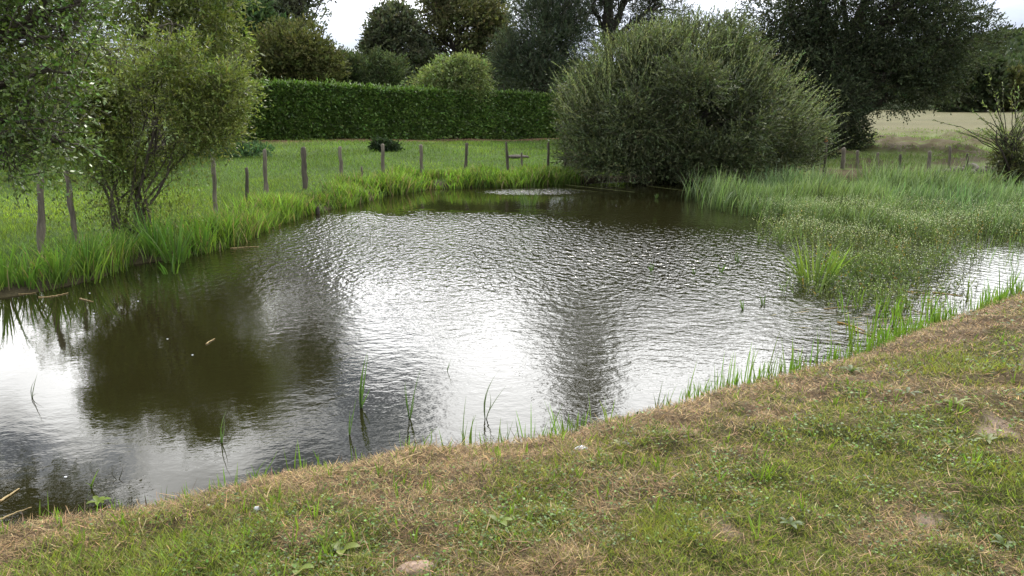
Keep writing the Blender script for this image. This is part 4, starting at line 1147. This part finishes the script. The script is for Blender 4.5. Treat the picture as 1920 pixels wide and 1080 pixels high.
p = hit(785, 1078); rock('flat_stone', 'pinkish flat stone half buried at the bottom of the picture', 'stone', p + [0, 0, -.022], (.085, .06, .042), M_stone, rough=.35)
p2 = hit(783, 1056); rock('pebble', 'small grey pebble beside the pinkish stone', 'pebble', p2 + [0, 0, .006], (.012, .010, .010), M_pebble)
p = hit(1090, 846); rock('crumpled_litter', 'crumpled white scrap lying on the brown bank near the water', 'litter', p + [0, 0, .012], (.032, .022, .017), M_white, rough=.6)
p = hit(483, 965); rock('white_scrap', 'small white scrap on the brown bank at the lower left', 'litter', p + [0, 0, .008], (.017, .013, .011), M_white, rough=.6)
p = hit(392, 958); rock('white_chip', 'tiny white chip near the cut blades at the lower left', 'litter', p + [0, 0, .005], (.008, .007, .006), M_white, rough=.5)
p = hit(970, 296); rock('stone_trough', 'low flat dark stone slab lying on the meadow below the hedge', 'stone slab', p + [0, 0, .03], (.42, .26, .08), M_wood_dark, rough=.10)
rp = hit(1830, 324)
for q, (dx, dy, s) in enumerate([(-1.1, 0, .13), (-.8, .1, .18), (-.45, .2, .22), (-.2, -.1, .14), (.1, 0, .2), (.45, .15, .24), (.65, -.2, .15), (.9, -.1, .18), (.1, .5, .26), (1.2, .2, .2)]):
    g = G1(rp[0] + dx, rp[1] + dy)
    rock('rubble_stone', 'grey-brown rubble stone in the heap beside the sparse bush at the right', 'stone', np.array([rp[0] + dx, rp[1] + dy, g + s * .25]), (s, s * .8, s * .6), noise_mat('rubble', (.06, .05, .04), (.20, .175, .145), 6, .9, .02), 'rubble heap beside the field', .35)
p = hit(596, 402); rock('dark_stump', 'small dark stump at the far waterline among bright reeds', 'stump', p + [0, 0, .05], (.04, .04, .10), M_bark_dark, rough=.3)

# dry reed stalks lying on the bank and on the water
M_straw = noise_mat('dry_stalk', (.20, .14, .06), (.42, .33, .17), 30, .7, 0, (1, 1, 1))


def stalk(label, pts_px, w_, mat=M_straw, on_water=False, group='dry stalks lying about', name='dry_stalk'):
    pts = []
    for q in pts_px:
        if on_water: a_ = P(*q); a_[2] = .006
        else: a_ = hit(*q) + np.array([0, 0, .012 + w_])
        pts.append(a_)
    pts = np.array(pts); t = np.linspace(0, len(pts) - 1, 14)
    c = np.stack([np.interp(t, np.arange(len(pts)), pts[:, k_]) for k_ in range(3)], -1)
    if len(pts) > 2: c[1:-1] = (c[:-2] + c[1:-1] * 2 + c[2:]) / 4
    c[:, 2] += rng.normal(0, .002, 14)
    o = tubes(name, [(c - c[0], np.linspace(w_, w_ * .5, 14))], mat, None, 5); o.location = [float(v) for v in c[0]]
    if name == 'weed_mat': o.scale = (1, 2.2, .12)
    tag(o, label, 'weed mat' if name == 'weed_mat' else 'stalk', group)


stalk('long pale dry stalk lying along the bank edge in the middle', [(672, 898), (720, 884), (790, 866)], .007)
stalk('long brown stalk bundle along the bank edge, left of the long pale one', [(560, 918), (600, 905), (660, 890)], .006)
stalk('curled pale stalk hooking over the bank at the lower left', [(500, 945), (507, 925), (520, 915), (545, 920)], .005)
stalk('pale stalk arching out towards the dark water at the lower left', [(508, 898), (535, 906), (556, 918)], .005, on_water=True)
stalk('pale loop of dry blade below the curled stalk', [(497, 938), (503, 955), (500, 968)], .004)
stalk('dry stalk at the far left bank edge pointing to the water', [(0, 985), (25, 975), (60, 958)], .006)
stalk('straight pale stick slanting into the water at the left edge', [(0, 942), (18, 930), (36, 918)], .008, on_water=True)
stalk('dry bent blade in the brown patch at the lower left', [(262, 985), (264, 1000), (270, 1015)], .004)
stalk('thin dry stick lying in the thatch at the lower left', [(215, 1048), (228, 1035), (240, 1022)], .004)
stalk('dry twig on the grass in the lower right part', [(1510, 900), (1530, 888), (1545, 880)], .003)
stalk('dry straw lying in the right middle of the bank', [(1715, 700), (1735, 692), (1752, 684)], .003)
stalk('dead straw across the brown bank below the crumpled scrap', [(1105, 907), (1122, 900), (1130, 890)], .003)
for lab, a_ in [('orange dead blade floating left of the shoots in the right corner', [(1570, 605), (1600, 612), (1622, 622)]),
                ('orange dead reed floating behind the shoots in the right corner', [(1690, 546), (1720, 550), (1745, 551)]),
                ('pale floating reed behind the shoots, right of the orange one', [(1748, 549), (1775, 552), (1805, 556)]),
                ('dead reed floating across the shoots in the right corner', [(1680, 575), (1705, 580), (1735, 590)]),
                ('yellow dead blade floating close to the bank in the right corner', [(1655, 652), (1668, 657), (1680, 660)]),
                ('thin dead blade floating left of the upright shoot in the right corner', [(1545, 580), (1590, 576), (1625, 574)]),
                ('pale dead blade floating between the shoots and bank at the right', [(1600, 620), (1640, 632), (1660, 640)]),
                ('pale stalk floating by the iris on the left, at the waterline', [(0, 556), (40, 552), (68, 550)]),
                ('second pale stalk floating by the iris, right of the first', [(72, 558), (100, 556), (128, 550)]),
                ('small pale blade floating clear of the left iris', [(150, 560), (163, 564), (175, 566)]),
                ('pale floating blade pair on the olive shrub reflection', [(386, 646), (395, 640), (403, 636)]),
                ('yellowish floating mat edge in front of the left shore reeds', [(432, 466), (455, 464), (485, 463)]),
                ('thin floating stem near the far left shore', [(480, 430), (495, 428), (515, 427)])]:
    stalk(lab, a_, .007, noise_mat('orange_stalk', (.28, .14, .03), (.45, .28, .08), 30, .7) if 'orange' in lab else M_straw, True, 'dead blades floating on the pond')
for lab, a_ in [('long thin mat of floating weed before the reed bed in the dark water', [(1215, 349), (1260, 352), (1330, 355)]), ('floating weed strip left of the dark far water', [(1060, 347), (1120, 350), (1180, 353)])]:
    stalk(lab, a_, .03, noise_mat('floating_weed', (.05, .06, .015), (.10, .11, .03), 8, .8), True, 'floating weed strips', 'weed_mat')
for lab, q in [('white speck of foam on the olive reflection, nearest the iris', (259, 565)), ('white speck floating near the middle of the olive reflection', (361, 666)), ('pale speck floating above the shrub reflection centre', (314, 636)),
               ('pale leaf floating left of the shrub reflection', (176, 588)), ('tiny white petal floating at the lower left water', (123, 895)), ('small pale leaf floating in the far left iris gap', (168, 550))]:
    rock('floating_petal', lab, 'petal', P(*q) + [0, 0, .003], (.009, .007, .003), M_white, 'petals floating on the pond', .3)


# ------------------------------------------------------------------ broad-leaved weeds in the lawn: one thing each
def rosette(label, px, py, n_, ln, wd, c, elev=.25, name='broadleaf_weed'):
    b_ = hit(px, py); V, Q_, C = [], [], []; off_ = 0
    for q in range(n_):
        th = q * 2.4 + rng.normal(0, .3); L0 = ln * (.7 + .5 * rng.random()); k = 6; t = np.linspace(0, 1, k)
        hd_ = np.array([math.cos(th), math.sin(th), 0]); sd0 = np.array([-math.sin(th), math.cos(th), 0])
        cp = b_ + hd_ * (L0 * t)[:, None]; cp[:, 2] += .012 + elev * L0 * np.sin(t * 2.2)
        w_ = wd * np.sin(np.clip(t * .93 + .07, 0, 1) * math.pi) ** .7 / 2 * (.8 + .4 * rng.random()); up_ = np.array([0, 0, .25])
        v = np.stack([cp - (sd0 - up_) * w_[:, None], cp, cp + (sd0 + up_) * w_[:, None]], 1).reshape(-1, 3)
        qq = [[3 * s + e_, 3 * s + e_ + 1, 3 * s + e_ + 4, 3 * s + e_ + 3] for s in range(k - 1) for e_ in (0, 1)]
        V.append(v); Q_.append(np.array(qq) + off_); off_ += len(v); C.append(np.tile(np.array(c) * (.8 + .4 * rng.random()), (len(v), 1)))
    o = make_mesh(name, np.concatenate(V), np.concatenate(Q_), 4, M_leaf, None, np.concatenate(C) * np.array([1.0, .8, .4]), smooth=True, loc=b_); o.location = [float(v_) for v_ in b_]
    tag(o, label, 'weed', 'broad-leaved weeds in the lawn')


rosette('large pale green leaf weed on the lawn above the pinkish stone', 640, 1040, 3, .075, .045, (.14, .22, .05))
rosette('broad leaf weed at the very bottom left of the pinkish stone', 560, 1076, 3, .06, .035, (.12, .21, .05))
rosette('broad leafed weed half way up the lawn in the middle', 935, 985, 4, .06, .028, (.12, .20, .04))
rosette('dandelion-like rosette with pale leaves at the bottom right', 1880, 1030, 6, .06, .020, (.07, .13, .05))
rosette('dark green rosette in the lawn right of centre, at the bottom', 1480, 1000, 6, .055, .020, (.06, .12, .035))
rosette('leafy weed on the brown bank by the right corner shoots', 1595, 700, 7, .10, .02, (.07, .13, .04))
rosette('grey-green weed in the brown bank below the crumpled scrap', 1160, 842, 5, .05, .022, (.13, .18, .08))
rosette('bright small weed near the bank edge at the far right', 1790, 770, 6, .10, .016, (.14, .22, .04))
rosette('low dark weed on the right side of the lawn', 1700, 745, 6, .09, .02, (.07, .13, .04))
rosette('pale weed in the thin grass near the right edge', 1850, 835, 6, .08, .02, (.11, .17, .06))
rosette('small pale-leaved weed in the left brown patch', 700, 925, 4, .035, .02, (.12, .19, .06))
rosette('bright green leaf pair low on the left bank edge', 185, 950, 6, .07, .028, (.12, .21, .035))
for (px, py, n_, h, lab) in [(1425, 905, 16, .12, 'tuft of longer yellow-green grass in the middle of the right lawn'), (1507, 965, 5, .12, 'single upright green blade tuft right of the bright grass tuft'),
                             (1425, 1010, 14, .11, 'loose grass tuft at the bottom, below the bright tuft'), (1790, 775, 24, .10, 'wide bright grass tuft on the upper right lawn'),
                             (590, 975, 3, .14, 'tall bright blade standing in the brown patch near the curled stalk'), (563, 1000, 3, .11, 'bright upright blade below the tall one in the brown patch'),
                             (322, 1030, 4, .09, 'bright short blade pair at the bottom left lawn'), (115, 1000, 4, .13, 'bright upright blades at the left bank edge'), (8, 1010, 4, .10, 'bright blade at the extreme lower left corner'),
                             (1825, 870, 20, .11, 'pale green grass tuft near the right edge of the lawn'), (1140, 800, 4, .20, 'pair of tall blades at the water edge left of the thin reed pair')]:
    p = hit(px, py); blade_clump('grass_tuft', lab, 'grass tuft', p, n_, h, .05 if n_ > 6 else .012, .008, (.14, .22, .03), 'grass tufts on the near bank', lean=.7 if n_ > 6 else .15, curl=.5, seg=4)
